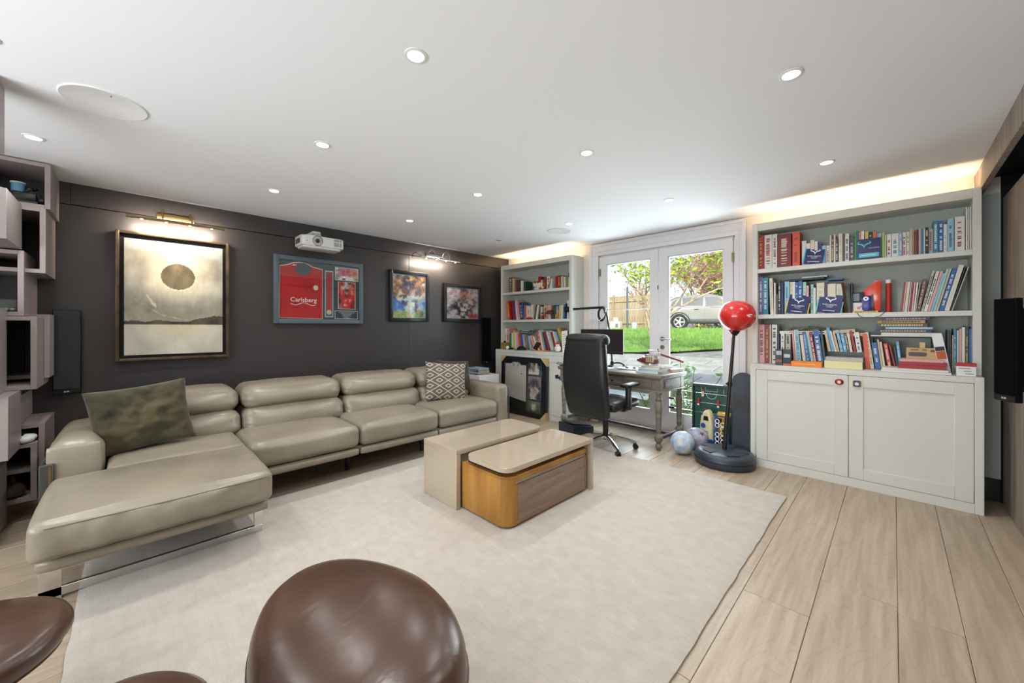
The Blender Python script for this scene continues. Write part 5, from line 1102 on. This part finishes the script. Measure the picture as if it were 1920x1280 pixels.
G().box((-.08,-.028,.05),(.06,.028,.062),.003,1).box((.0,-.025,.072),(.075,.025,.10),.006,2).box((-.02,-.02,.09),(.05,.02,.118),.006,2).out('roof',ltg,ta)
G().box((-.012,-.02,.085),(.018,.02,.10)).box((-.05,-.02,.055),(-.02,.02,.08),.004,1).out('engine',mar,ta)
G().tube([(.0,-.012,.10),(-.10,-.06,.092),(-.22,-.11,.086)],[.007,.006,.005],6).out('boom',black,ta); G().box((-.012,0,-.005),(.012,.19,.005),.002,1,mtx=Matrix.Translation((.05,.02,.09))@Matrix.Rotation(R(-25),4,'X')@Matrix.Rotation(R(-40),4,'Z')).out('wing',mar,ta); G().box((-.010,0,.005),(.010,.17,.009),.001,1,mtx=Matrix.Translation((.05,.02,.09))@Matrix.Rotation(R(-25),4,'X')@Matrix.Rotation(R(-40),4,'Z')).out('wing_stripe',ltg,ta)
for x in (-.06,.03): G().box((x-.012,-.03,0),(x+.012,.03,.012),.002,1).out('skid',ltg,ta)
dl_=thing('desk_phone','dark blue phone dock with cable at the left desk end','phone',(-2.93,3.86,ZD),R(10)); G().prism(rrect(-.05,-.035,.05,.04,.012),0,.02,'z',.004,1).out('dock',M('dock_blue',(40,60,84),.35),dl_); G().tube([(-.05,0,.012),(-.09,-.03,.03),(-.06,-.05,.045),(-.01,-.02,.03)],.0045,6).out('cable',blackm,dl_)
br_=thing('cable_tray','blue-black bracket clipped below the left desk end','bracket',(-3.004,3.84,.60)); G().box((-.05,-.01,0),(.03,.05,.03),.004,1).box((-.05,-.01,.03),(-.04,.05,.045),.002,1).out('bracket',M('dock_blue'),br_)
wpap=thing('paper_sheet','white paper sheet standing folded at the left desk end','paper',(-2.80,4.0,ZD),R(20)); G().prism([(-.07,0),(.07,0),(.02,.26),(-.01,.27)],-.004,.0,'y').out('front_leaf',M('notebook_page'),wpap); G().prism([(-.06,0),(.08,0),(.035,.24)],.02,.024,'y').out('back_leaf',M('notebook_page'),wpap)
ft=thing('foot_rest','black plastic foot rest under the desk left of the chair','foot rest',(-2.62,3.66,0),R(-12)); G().prism([(-.15,.001),(.16,.001),(.16,.11),(-.15,.16)],-.12,.14,'x',.006,2).out('body',M('footrest',(24,36,48),.3),ft); G().prism([(-.13,.165),(.14,.118),(.14,.125),(-.13,.172)],-.1,.12,'x').out('tread',blackm,ft)
# ------------------------------------------------------------------ by the garden doors
pb=thing('punch_ball','red punch ball on a black pole with round base','punch ball',(-1.10,3.865,0),R(0)); rub=M('rubber_grey',(48,56,66),.38)
pbs=G().lathe([(.18,.0),(.235,.004),(.248,.02),(.25,.052),(.243,.056),(.243,.062),(.25,.066),(.246,.09),(.225,.115),(.19,.126),(.10,.132),(.03,.134)],n=48).out('base',rub,pb)
for k in range(5):
    a=R(72*k+20); G().prism([(.09,-.035),(.19,-.055),(.19,.055),(.09,.035)],.1285,.1325,'z',mtx=Matrix.Rotation(a,4,'Z')).out('base_rib',M('base_rib',(58,68,80),.35),pbs)
pt_=Vector((.062,.062,1.19)); G().tube([(0,0,.12),tuple(pt_*.5+Vector((0,0,.06))),tuple(pt_)],[.020,.017,.013],12).out('pole',black,pb)
for f in (.18,.58): q=pt_*f+Vector((0,0,.10*(1-f))); G().cyl(q-Vector((0,0,.02)),q+Vector((0,0,.02)),.024,n=14).cyl(q,q+Vector((-.03,-.02,0)),.008,n=8).out('clamp',black,pb)
G().lathe([(.014,-.05),(.03,-.03),(.05,.0),(.052,.02)],c=(pt_.x+.006,pt_.y+.006,1.225),n=16).out('cup',blackm,pb)
bm_=M('punch_red',(206,40,38),.22,coat=.6); g=G(); g.lathe([(.035,0),(.075,.012),(.118,.05),(.146,.10),(.152,.14),(.140,.19),(.112,.235),(.07,.262),(.03,.272),(.001,.274)],n=32); bl_=g.out('ball',bm_,pb,loc=(pt_.x+.008,pt_.y+.008,1.225),rot=(R(6),R(8),0),ang=70)
G().box((-.02,-.1508,.155),(.005,-.147,.166)).box((.0,-.1508,.163),(.03,-.147,.172)).box((-.01,-.1508,.146),(.02,-.147,.153)).out('logo',wh,bl_,rot=(0,0,R(52)))
G().prism([(.0,.0),(.02,0),(.02,.03),(0,.03)],-.149,-.148,'y').out('valve_patch',col((180,30,30)),bl_)
sk=thing('skateboard','black grip-taped skateboard standing on end by the cabinet','skateboard',(-1.035,4.20,.012),(R(-9),0,R(12)))
dk=[(.10*math.cos(a),.70+.10*math.sin(a)) for a in [PI*i/14 for i in range(15)]]+[(-.098,.10)]+[(.10*math.cos(a)*.97,.10+.10*math.sin(a)) for a in [PI+PI*i/14 for i in range(15)]]
dk=[(x*(.99-.10*(z<.3)*(.3-z)/.3),z) for x,z in dk]
G().prism(dk,0,.011,'y',.002,1).out('deck',M('maple_ply',(150,110,70),.5),sk); G().prism([(x*.985,z*.994+.003) for x,z in dk],-.0012,-.0001,'y').out('grip_tape',M('grip_tape',(58,63,70),.42,vary=(3,(46,48,52),(70,80,94)),bump=(500,.3)),sk)
for z in (.17,.63):
    tr_=G().box((-.03,.011,z-.03),(.03,.03,z+.03)).cyl((-.075,.045,z),(.075,.045,z),.009,n=10).out('truck',steel,sk)
    for s in (-1,1): G().cyl((s*.06,.045,z),(s*.09,.045,z),.026,n=18).out('wheel',col((226,196,120),.5),tr_)
def football(lb,loc,r,m1,m2,seed):
    t=thing('football',lb,'football',loc,(R(20+seed*30),R(40*seed),R(seed*50)),'footballs on the floor by the desk'); t.location.z=r+.001
    bm=bmesh.new(); bmesh.ops.create_icosphere(bm,subdivisions=4,radius=r); g=G(); g.bm.free(); g.bm=bm; g.out('ball',m1,t,ang=180)
    ico=bmesh.new(); bmesh.ops.create_icosphere(ico,subdivisions=1,radius=1); ds=[v.co.copy() for v in ico.verts]; ico.free()
    for d in ds[:12]:
        q=d.to_track_quat('Z','Y').to_matrix().to_4x4(); gg=G(); V=[]
        for rr in (0,.5,1):
            V.append([(q@Vector((math.sin(.36*rr)*math.cos(2*PI*i/5),math.sin(.36*rr)*math.sin(2*PI*i/5),math.cos(.36*rr)))).normalized()*(r*1.004) for i in range(5)])
        vs=[V[0][0]]+V[1]+V[2]; fs=[(0,1+i,1+(i+1)%5) for i in range(5)]+[(1+i,6+i,6+(i+1)%5,1+(i+1)%5) for i in range(5)]; gg._new(vs,fs); gg.out('panel',m2,t,ang=180)
football('white football with pale blue print nearest the desk leg',(-1.475,3.86,0),.113,M('ball_white',(216,218,216),.4,vary=(18,(120,170,206),(222,222,218))),col((206,200,184),.4),1)
football('white and maroon football behind the pale blue one',(-1.43,4.12,0),.11,M('ball_mixed',(200,196,200),.4,vary=(14,(150,150,190),(220,216,214))),M('ball_maroon',(92,56,66),.4),2)
# folded football table standing on its side
fz=thing('table_football','folded green table football game standing against the doors','table football',(-1.36,4.34,.0))
G().box((-.17,0,.05),(.20,.03,.63),.003,1).out('pitch',M('pitch_green',(28,84,70),.4),fz); G().box((-.185,-.03,.62),(.205,.035,.65),.004,1).box((-.185,-.03,.04),(-.17,.035,.63),.003,1).box((.19,-.03,.04),(.205,.035,.63),.003,1).box((-.185,-.03,.001),(.205,.035,.05),.003,1).out('rim',M('rim_dark',(40,60,64),.4),fz)
def ln_(p,r=.0022): return G().tube(p,r,5)
ln_([(-.06,-.001,.62),(-.06,-.001,.575),(.06,-.001,.575),(.06,-.001,.62)]).tube([(-.10,-.001,.62),(-.10,-.001,.545),(.12,-.001,.545),(.12,-.001,.62)],.0022,5).tube([(.05*math.cos(a),-.001,.545+.05*math.sin(a)) for a in [PI+PI*i/10 for i in range(11)]],.0022,5).out('pitch_lines',wh,fz)
for k,(z,xs,cc) in enumerate(((.555,(-.075,),(206,190,170)),(.455,(-.12,.075),(190,36,40)),(.35,(-.05,),(190,36,40)))):
    rd=G().cyl((-.40,-.022,z),(.195,-.022,z-.004),.0045,n=8).out('rod',chrome,fz); G().cyl((-.44,-.022,z),(-.38,-.022,z),.011,n=10).out('grip',black,rd)
    for x in xs: pm=G().box((x-.012,-.034,z-.035),(x+.012,-.012,z+.018),.004,1).out('player',col(cc,.4),rd); G().ball((x,-.022,z+.028),.011,10,8).out('player_head',col((206,60,50),.4),rd); G().box((x-.010,-.0345,z-.035),(x+.010,-.0115,z-.018)).out('player_kit',wh,rd)
# toy space shuttle
ss=thing('toy_shuttle','cream toy space shuttle with blue trim standing on its tail','toy',(-1.345,4.20,0),R(-14)); cr_=M('shuttle_cream',(220,212,168),.4); bl2=M('shuttle_blue',(30,76,150),.35)
G().prism([(-.075,.05),(.065,.05),(.06,.28),(.045,.345),(.02,.395),(0,.41),(-.03,.39),(-.052,.34),(-.07,.27)],-.04,.04,'y',.018,3).out('fuselage',cr_,ss); G().prism([(-.03,.30),(.028,.30),(.02,.345),(-.022,.345)],-.0412,-.039,'y').out('cockpit_window',black,ss)
for x,z,r in ((-.03,.245,.026),(.055,.09,.03)): G().cyl((x,-.0405,z),(x,-.044,z),r,n=24).out('roundel',bl2,ss)
for k in range(6): G().box((-.028,-.0415,.115+k*.014),(.022,-.0395,.115+k*.014+(.004+.0012*k))).out('stripe',M('stripe_blue',(90,150,180),.4),ss)
G().prism(rrect(-.03,.005,.03,.10,.012),-.045,.03,'y',.006,2).out('engine',M('engine_blue',(34,48,160),.3),ss)
for s in (-1,1): G().prism([(s*.06,.06),(s*.115,.02),(s*.115,.07),(s*.066,.22)],-.012,.012,'y',.003,1).out('wing',M('wing_navy',(30,40,70),.4),ss)
G().box((-.07,-.03,.001),(.07,.03,.05),.006,2).out('tail_base',cr_,ss)
# marble run tower and yellow toy
mr=thing('marble_run','blue and white plastic marble run tower by the punch ball','toy',(-1.215,4.16,0)); bp_=M('run_blue',(40,92,170),.35)
for x in (-.045,.06): G().box((x-.010,-.02,.001),(x+.010,.02,.375),.003,1).out('column',bp_,mr)
G().box((-.06,-.03,.36),(.075,.03,.375),.003,1).out('deck',bp_,mr); G().soft((-.03,-.04,.375),(.085,.04,.405),.012,(0,0,.006),8).out('top_tray',M('tray_yellow',(232,180,40),.4),mr)
for k in range(7): G().tube([(.028+.018*math.cos(a),-.045,.035+.043*k+.02*math.sin(a)) for a in [2*PI*i/12 for i in range(12)]],.0042,6,True).out('white_link',wh,mr)
for k in range(5): G().tube([(-.022+.018*math.cos(a),-.042,(.10,.145,.19,.28,.32)[k]+.02*math.sin(a)) for a in [2*PI*i/12 for i in range(12)]],.0042,6,True).out('white_link',wh,mr)
G().tube([(-.04,-.042,.375),(-.01,-.045,.42),(.03,-.04,.40),(.07,-.03,.41)],.004,6).out('wire_rail',chrome,mr)
yt=thing('yellow_digger','yellow and black toy digger behind the toy shuttle','toy',(-1.255,4.275,0),R(10)); yl=M('digger_yellow',(226,176,30),.35); G().box((-.06,-.04,.0),(.06,.04,.13),.006,2).out('tracks',black,yt); G().box((-.05,-.045,.13),(.05,.045,.27),.012,2).out('body',yl,yt); G().soft((-.035,-.05,.27),(.05,.03,.345),.02,(0,0,.004),8).out('cab',yl,yt); G().box((-.03,-.0515,.29),(.02,-.0495,.33)).out('cab_window',black,yt)
ot=thing('orange_cone','small orange training cone beside the footballs','cone',(-1.275,4.02,0)); G().lathe([(.03,0),(.03,.004),(.018,.01),(.008,.05),(.001,.052)],n=18).out('cone',col((236,130,40),.5),ot)
# ------------------------------------------------------------------ garden beyond the doors
def gz(y): return .43+.17*sm((y-6)/2.2) if y<8.2 else .60+.57*sm((y-8.2)/10.5)
stone=M('garden_stone',(176,174,164),.85,vary=(3,(150,148,138),(190,188,180)),bump=(25,.2))
G_=struct(G().box((-14,4.62,-.3),(8,5.45,-.03)).out('terrace',stone),'stone terrace outside the garden doors')
step=struct(G().box((-14,5.45,-.3),(8,5.47,.17)).box((-14,5.47,-.3),(8,5.98,.172)).out('trim_4',M('mossy_wall',(120,124,98),.9,vary=(3,(84,92,62),(140,140,118)))),'low mossy retaining step outside')
struct(G().box((-14,5.41,.172),(8,5.74,.215),.008,1).out('trim_5',M('step_edge',(206,206,198),.7)),'pale coping stone of the lower step')
struct(G().box((-14,5.98,-.3),(8,6.0,.40)).out('trim_6',MC['mossy_wall']),'upper retaining step outside')
def sheet(name,mat,x0,x1,y0,y1,dz,n,m,lb,edge=None):
    vs=[];fs=[]
    for j in range(m+1):
        for i in range(n+1):
            x=x0+(x1-x0)*i/n; ya=y0 if edge is None else edge(x); y=ya+(y1-ya)*j/m
            vs.append((x,y,gz(y)+dz+(.03*nz(x*.7,y*.7,2) if j and dz>0 else 0)))
    for j in range(m):
        for i in range(n): a=j*(n+1)+i; fs.append((a,a+1,a+n+2,a+n+1))
    me=bpy.data.meshes.new(name); me.from_pydata(vs,[],fs); me.shade_smooth(); o=link(name,me,mat); return struct(o,lb)
drive=sheet('driveway',M('gravel_drive',(150,146,138),.95,vary=(6,(120,116,108),(168,164,156)),bump=(60,.4)),-40,25,6.0,60,-.03,30,60,'gravel ground beyond the lawn')
for i in range(9):
    for j in range(5):
        x=-6.2+i*.62+(.3 if j%2 else 0); y=6.0+j*.52; q=G().box((-.30,-.25,-.03),(.30,.25,.0),.006,1).out('paving_slab',stone,G_,loc=(x,y+.26,gz(y+.26)+.006)); q.rotation_euler=(math.atan(.09 if y<8 else .05),0,0)
edge=lambda x: 7.7+1.1*sm((x+5.5)/3.0)*3.0
grass=M('lawn_green',(112,150,62),.95,vary=(4,(86,126,46),(136,170,80)))
lawn=sheet('lawn',grass,-16,0,8,18.2,.03,60,50,'green lawn rising from the terrace',edge)
def blades():
    vs=[];fs=[]; r=random.Random(5)
    for k in range(26000):
        x=r.uniform(-12,-1.5); ye=edge(x); t=r.random()**1.7; y=ye+(18-ye)*t; b=gz(y)+.03; h=r.uniform(.03,.08)*(1+t*.6); w_=.006+.010*t; a=r.uniform(0,PI); n=len(vs); lx,ly=r.uniform(-.03,.03),r.uniform(-.03,.03)
        vs+=[(x-w_*math.cos(a),y-w_*math.sin(a),b-.01),(x+w_*math.cos(a),y+w_*math.sin(a),b-.01),(x+lx,y+ly,b+h)]; fs.append((n,n+1,n+2))
    me=bpy.data.meshes.new('grass'); me.from_pydata(vs,[],fs); o=link('grass',me,M('grass_blade',(128,172,72),.8,vary=(2,(100,144,52),(152,190,96)))); o['kind']='stuff'; o['label']='short green grass blades on the lawn'; o['category']='grass'
blades()
# fence
fc=thing('garden_fence','tall weathered board fence beyond the lawn','fence',(-10,18.3,1.1)); fwood=M('fence_board',(176,156,126),.85,vary=(4,(146,126,100),(196,176,146)),stretch=(8,8,.6),rand=.10)
me0=None
for k in range(64):
    x=-8.2+k*.155; b=G().box((-.073,-.012,0),(.073,.012,1.78+.02*rng.random()),.003,1).out('board',fwood,fc,loc=(x,0,.02)) if k<1 else None
    if b: me0=b.data
    else: link('board',me0,None,fc,(x,(.012 if k%2 else 0),.02))
for k in range(6): link_=G().box((-.05,-.06,0),(.05,.0,1.9)).out('post',fwood,fc,loc=(-8.2+k*1.9,-.02,.0))
for z in (.35,1.5): G().box((-8.3,-.05,z),(1.9,-.012,z+.09)).out('rail',fwood,fc)
fc.rotation_euler=(0,0,R(-6))
gp=thing('garden_post','blue-grey steel post standing before the fence','post',(-9.32,17.4,1.12)); G().cyl((0,0,0),(0,0,2.1),.05,n=12).ball((0,0,2.1),.055,12,8).out('post',M('post_blue',(84,98,112),.5),gp)
for k,(x,y,w_,h_,c_,lb) in enumerate(((-10.0,17.5,.28,.42,(196,196,190),'pale meter box on the ground by the steel post'),(-9.0,17.5,.22,.36,(176,186,190),'light grey bucket beside the steel post'))):
    q=thing('meter_box' if k==0 else 'bucket',lb,'box' if k==0 else 'bucket',(x,y,gz(y)))
    if k==0: G().box((-w_,-.15,0),(w_,.15,h_),.02,2).box((-.1,-.1,h_),(.12,.1,h_+.2),.02,2).out('case',col(c_),q); G().box((.05,-.153,.1),(.2,-.149,.3)).out('panel',col((120,120,116)),q)
    else: G().lathe([(.13,0),(.16,h_),(.17,h_+.01),(.15,h_),(.12,.02)],n=20).out('pail',col(c_),q); G().tube([(-.16,0,h_),(0,0,h_+.12),(.16,0,h_)],.008,6).out('handle',steel,q)
# car
car=thing('parked_car','silver-bronze parked SUV beyond the lawn','car',(-8.42,19.15,1.16),R(19)); cp=M('car_paint',(150,150,149),.22,.7,coat=.8); cg=M('car_glass',(60,72,76),.06,coat=.6); tyre=M('tyre',(26,27,29),.7)
body=[(.03,.42),(0,.72),(.04,.98),(.18,1.06),(3.45,1.04),(4.35,.93),(4.66,.74),(4.70,.45),(4.62,.34)]
def arch(cx): return [(cx+.43*math.cos(a),.36+.43*math.sin(a)) for a in [R(-6)+R(192)*i/12 for i in range(13)]]
poly=body+arch(3.75)+arch(.92)
G().prism(poly,-.92,.92,'y',.05,3).out('body_shell',cp,car)
gh=[(.16,1.05),(.42,1.40),(.75,1.57),(1.4,1.64),(2.3,1.645),(2.75,1.58),(3.45,1.05)]
def taper_(g): 
    for v in g.bm.verts:
        if v.co.z>1.06: v.co.y*=1-.26*(v.co.z-1.06)/.58
    return g
taper_(G().prism(gh,-.86,.86,'y',.05,3)).out('cabin',cp,car)
def win(pts):
    g=G()
    for s in (-1,): 
        q=[(x,s*(.869-.86*.26*(z-1.06)/.58),z) for x,z in pts]; g.quad(*q)
        q=[(x,-s*(.869-.86*.26*(z-1.06)/.58),z) for x,z in pts]; g.quad(*q[::-1])
    return g
for pts in ([(.52,1.12),(.60,1.32),(.86,1.48),(1.0,1.50),(1.0,1.12)],[(1.06,1.12),(1.06,1.51),(1.95,1.555),(1.95,1.12)],[(2.03,1.12),(2.03,1.557),(2.55,1.53),(3.12,1.12)]): win(pts).out('side_window',cg,car)
G().quad((2.80,-.60,1.565),(3.46,-.78,1.07),(3.46,.78,1.07),(2.80,.60,1.565)).out('windscreen',cg,car)
for cx in (.92,3.75):
    for s in (-1,1):
        yy=s*.84; wl_=G().cyl((cx,yy-.10,.36),(cx,yy+.10,.36),.36,n=32).out('tyre',tyre,car); G().cyl((cx,yy+s*.085,.36),(cx,yy+s*.102,.36),.245,n=32).out('wheel_disc',M('wheel_dark',(60,60,62),.4,.6),wl_)
        for k in range(5):
            a=R(90+72*k); G().box((-.035,-.012,.05),(.035,.012,.235),.006,1,mtx=Matrix.Translation((cx,yy+s*.106,.36))@Matrix.Rotation(a,4,'Y')).out('spoke',M('alloy',(206,208,210),.3,.6),wl_)
        G().tube([(cx+.232*math.cos(b),yy+s*.106,.36+.232*math.sin(b)) for b in [2*PI*i/28 for i in range(28)]],.018,6,True).cyl((cx,yy+s*.1,.36),(cx,yy+s*.12,.36),.06,n=14).out('rim',M('alloy'),wl_)
G().box((.05,-.93,.30),(4.6,-.86,.42),.02,2).box((.05,.86,.30),(4.6,.93,.42),.02,2).out('sill',M('sill_grey',(52,56,60),.5),car)
for cx in (.92,3.75):
    for s in (-1,1): G().tube([(cx+.45*math.cos(a),s*.92,.36+.45*math.sin(a)) for a in [PI*i/16 for i in range(17)]],.028,6).out('wheel_arch',MC['sill_grey'],car)
for x in (1.55,2.65): G().box((x,-.945,.93),(x+.20,-.915,.965),.008,1).out('door_handle',MC['sill_grey'],car)
for x in (1.03,2.0,3.05): G().box((x,-.9215,.44),(x+.008,-.918,1.05)).out('door_gap',black,car)
G().box((1.0,-.60,1.64),(2.3,-.57,1.67),.01,1).box((1.0,.57,1.64),(2.3,.60,1.67),.01,1).out('roof_rail',steel,car); G().soft((2.98,-1.08,1.08),(3.14,-.90,1.20),.04,(0,0,0),6).out('wing_mirror',cp,car,ang=80); G().box((4.60,-.80,.66),(4.69,-.45,.78),.02,1).box((4.60,.45,.66),(4.69,.80,.78),.02,1).out('headlamp',M('lamp_clear',(220,225,230),.1),car); G().box((-.01,-.85,.80),(.08,-.55,.98),.02,1).box((-.01,.55,.80),(.08,.85,.98),.02,1).out('tail_lamp',col((170,24,28),.2),car)
# trees and shrubs
def branches(g,p,d,L,r,depth,rr,tips,spread=.55,up=.15,kids=(2,3),shrink=.72):
    n=4; pts=[p.copy()]; q=p.copy(); dd=d.copy()
    for k in range(n):
        dd=(dd+Vector((rr.uniform(-1,1),rr.uniform(-1,1),rr.uniform(-.6,.8)))*.16+Vector((0,0,up*.2))).normalized(); q=q+dd*(L/n); pts.append(q.copy())
    g.tube(pts,[r*(1-.4*k/n) for k in range(n+1)],6 if depth>1 else 4)
    tips.append((pts[-1],depth)); tips.append((pts[2],depth))
    if depth>0:
        for k in range(rr.randint(*kids)):
            nd=(dd+Vector((rr.uniform(-1,1),rr.uniform(-1,1),rr.uniform(-.5,.9)))*spread*1.5).normalized(); branches(g,pts[rr.choice((2,3,4))],nd,L*shrink*rr.uniform(.8,1.15),r*.58,depth-1,rr,tips,spread,up,kids,shrink)
def leaves(name,pts,n,size,sp,mat,par,rr,asp=.42,off=None):
    vs=[];fs=[]
    for k in range(n):
        p=rr.choice(pts)+Vector((rr.gauss(0,sp),rr.gauss(0,sp),rr.gauss(0,sp))); s=size*rr.uniform(.6,1.3)
        a=Vector((rr.uniform(-1,1),rr.uniform(-1,1),rr.uniform(-.8,.5))).normalized(); b=a.cross(Vector((rr.uniform(-1,1),rr.uniform(-1,1),rr.uniform(-1,1)))).normalized(); c=a.cross(b)*.12
        i=len(vs); vs+=[p,p+a*s*.5+b*s*asp*.5+c*s,p+a*s,p+a*s*.5-b*s*asp*.5+c*s]; fs.append((i,i+1,i+2,i+3))
    me=bpy.data.meshes.new(name); me.from_pydata([tuple(v) for v in vs],[],fs); o=link(name,me,mat,par); o['kind']='stuff'; return o
def leafmat(n,a,b):
    m=M(n,a,.5,vary=(3,a,b)); bs=m.node_tree.nodes['Principled BSDF']; bs.inputs['Subsurface Weight'].default_value=0; return m
lf1=leafmat('leaf_lime',(122,150,30),(206,214,70)); lf2=leafmat('leaf_green',(44,92,40),(110,156,70)); lf3=leafmat('leaf_dark',(34,66,30),(92,122,50)); lf4=leafmat('leaf_bright',(150,160,50),(230,226,130))
lf5=leafmat('leaf_pinkbrown',(150,104,80),(206,160,130)); bark=M('pale_bark',(176,150,118),.8,vary=(8,(120,98,74),(206,186,156)),bump=(40,.3)); twig=M('pink_twig',(176,130,104),.85,vary=(3,(140,96,74),(206,166,136)))
rr=random.Random(21)
def tree(lb,x,y,h,r,depth,seed,leafn,size,mat,sp,lean=(0,0),barkm=None,mind=1,cat='tree',name='tree',spread=.55,zmin=None,kids=(2,3),trunks=1,up=.15,shrink=.72):
    rr=random.Random(seed); t=thing(name,lb,cat,(x,y,gz(y)-.02)); g=G(); tips=[]
    for k in range(trunks):
        dv=Vector((lean[0]+(rr.uniform(-.7,.7) if trunks>1 else 0),lean[1]+(rr.uniform(-.5,.5) if trunks>1 else 0),1)).normalized(); branches(g,Vector((rr.uniform(-.1,.1)*(trunks>1),0,0)),dv,h,r,depth,rr,tips,spread,up,kids,shrink)
    g.out('branches',barkm or bark,t)
    if leafn:
        P=[p for p,d in tips if d<mind and (zmin is None or p.z>zmin)]
        if P: leaves('foliage',P,leafn,size,sp,mat,t,rr)
    return t
tree('small bare-branched tree on the lawn seen by the left pane',-4.30,9.6,1.1,.075,4,4,260,.15,lf1,.10,(-.15,0),mind=1,zmin=1.9,spread=.75,up=.3)
tree('leafy lime green magnolia reaching over the right pane',-3.80,8.5,1.9,.05,4,33,900,.17,lf1,.16,(.05,.05),mind=2,zmin=1.7,spread=.95,up=.3)
tree('twiggy pink-brown bush behind the car',-8.0,23.2,1.6,.07,5,11,2600,.16,lf5,.18,barkm=twig,mind=2,spread=.8,kids=(3,3),trunks=5,name='twiggy_bush',cat='bush',up=.2,shrink=.8)
tree('tall pale bare tree above the car roof',-6.4,24.2,2.2,.10,5,17,1800,.18,lf5,.3,barkm=twig,mind=2,spread=.7,kids=(3,3),trunks=3,up=.3,shrink=.8)
tree('bare tan bush left of the car by the fence',-10.6,22.5,1.4,.06,5,29,500,.12,lf5,.15,barkm=twig,spread=.75,kids=(2,3),trunks=3,name='twiggy_bush',cat='bush',up=.2,shrink=.8)
def hedge(lb,x,y,w_,h_,n,size,mat,seed):
    rr=random.Random(seed); t=thing('evergreen_shrub',lb,'shrub',(x,y,gz(y))); g=G(); tips=[]
    for k in range(5): branches(g,Vector((rr.uniform(-w_,w_)*.5,rr.uniform(-.3,.3),0)),Vector((rr.uniform(-.3,.3),0,1)).normalized(),h_*.5,.04,1,rr,tips)
    g.out('stems',bark,t); P=[Vector((rr.gauss(0,w_*.42),rr.gauss(0,.35),h_*rr.random()**.8)) for _ in range(260)]; leaves('foliage',P,n,size,.16,mat,t,rr,.5); return t
hedge('dark evergreen shrub behind the car roof',-6.2,22.6,1.1,2.3,1500,.22,lf3,3); hedge('sunlit yellow-green shrub right of the car',-5.0,22.9,.9,2.6,1400,.22,lf4,5); hedge('green laurel far right beyond the car',-3.4,23.0,1.3,3.4,1500,.25,lf2,6); hedge('low olive shrub behind the car bonnet',-7.6,22.8,.9,1.6,700,.2,lf4,8)
def pot(lb,x,y,z,n,h_,seed):
    rr=random.Random(seed); t=thing('leafy_shrub',lb,'shrub',(x,y,z)); g=G(); P=[]
    for k in range(9):
        p=Vector((0,0,0)); d=Vector((rr.uniform(-.5,.5),rr.uniform(-.4,.4),1)).normalized(); L=h_*rr.uniform(.6,1); pts=[p+d*L*i/4+Vector((.03*nz(k,i,1),.03*nz(k,i,5),0)) for i in range(5)]; g.tube(pts,.006,5); P+=pts[1:]
    g.out('stems',M('shrub_stem',(96,84,56),.8),t); leaves('foliage',P,n,.075,.05,lf2,t,rr,.5)
pot('leafy green shrub just outside the right garden door',-1.86,5.02,-.03,230,.95,2); pot('low green plant by the outside step',-2.45,5.25,-.03,80,.5,9); pot('small leafy plant outside the right door hinge side',-1.45,5.15,-.03,70,.45,12)
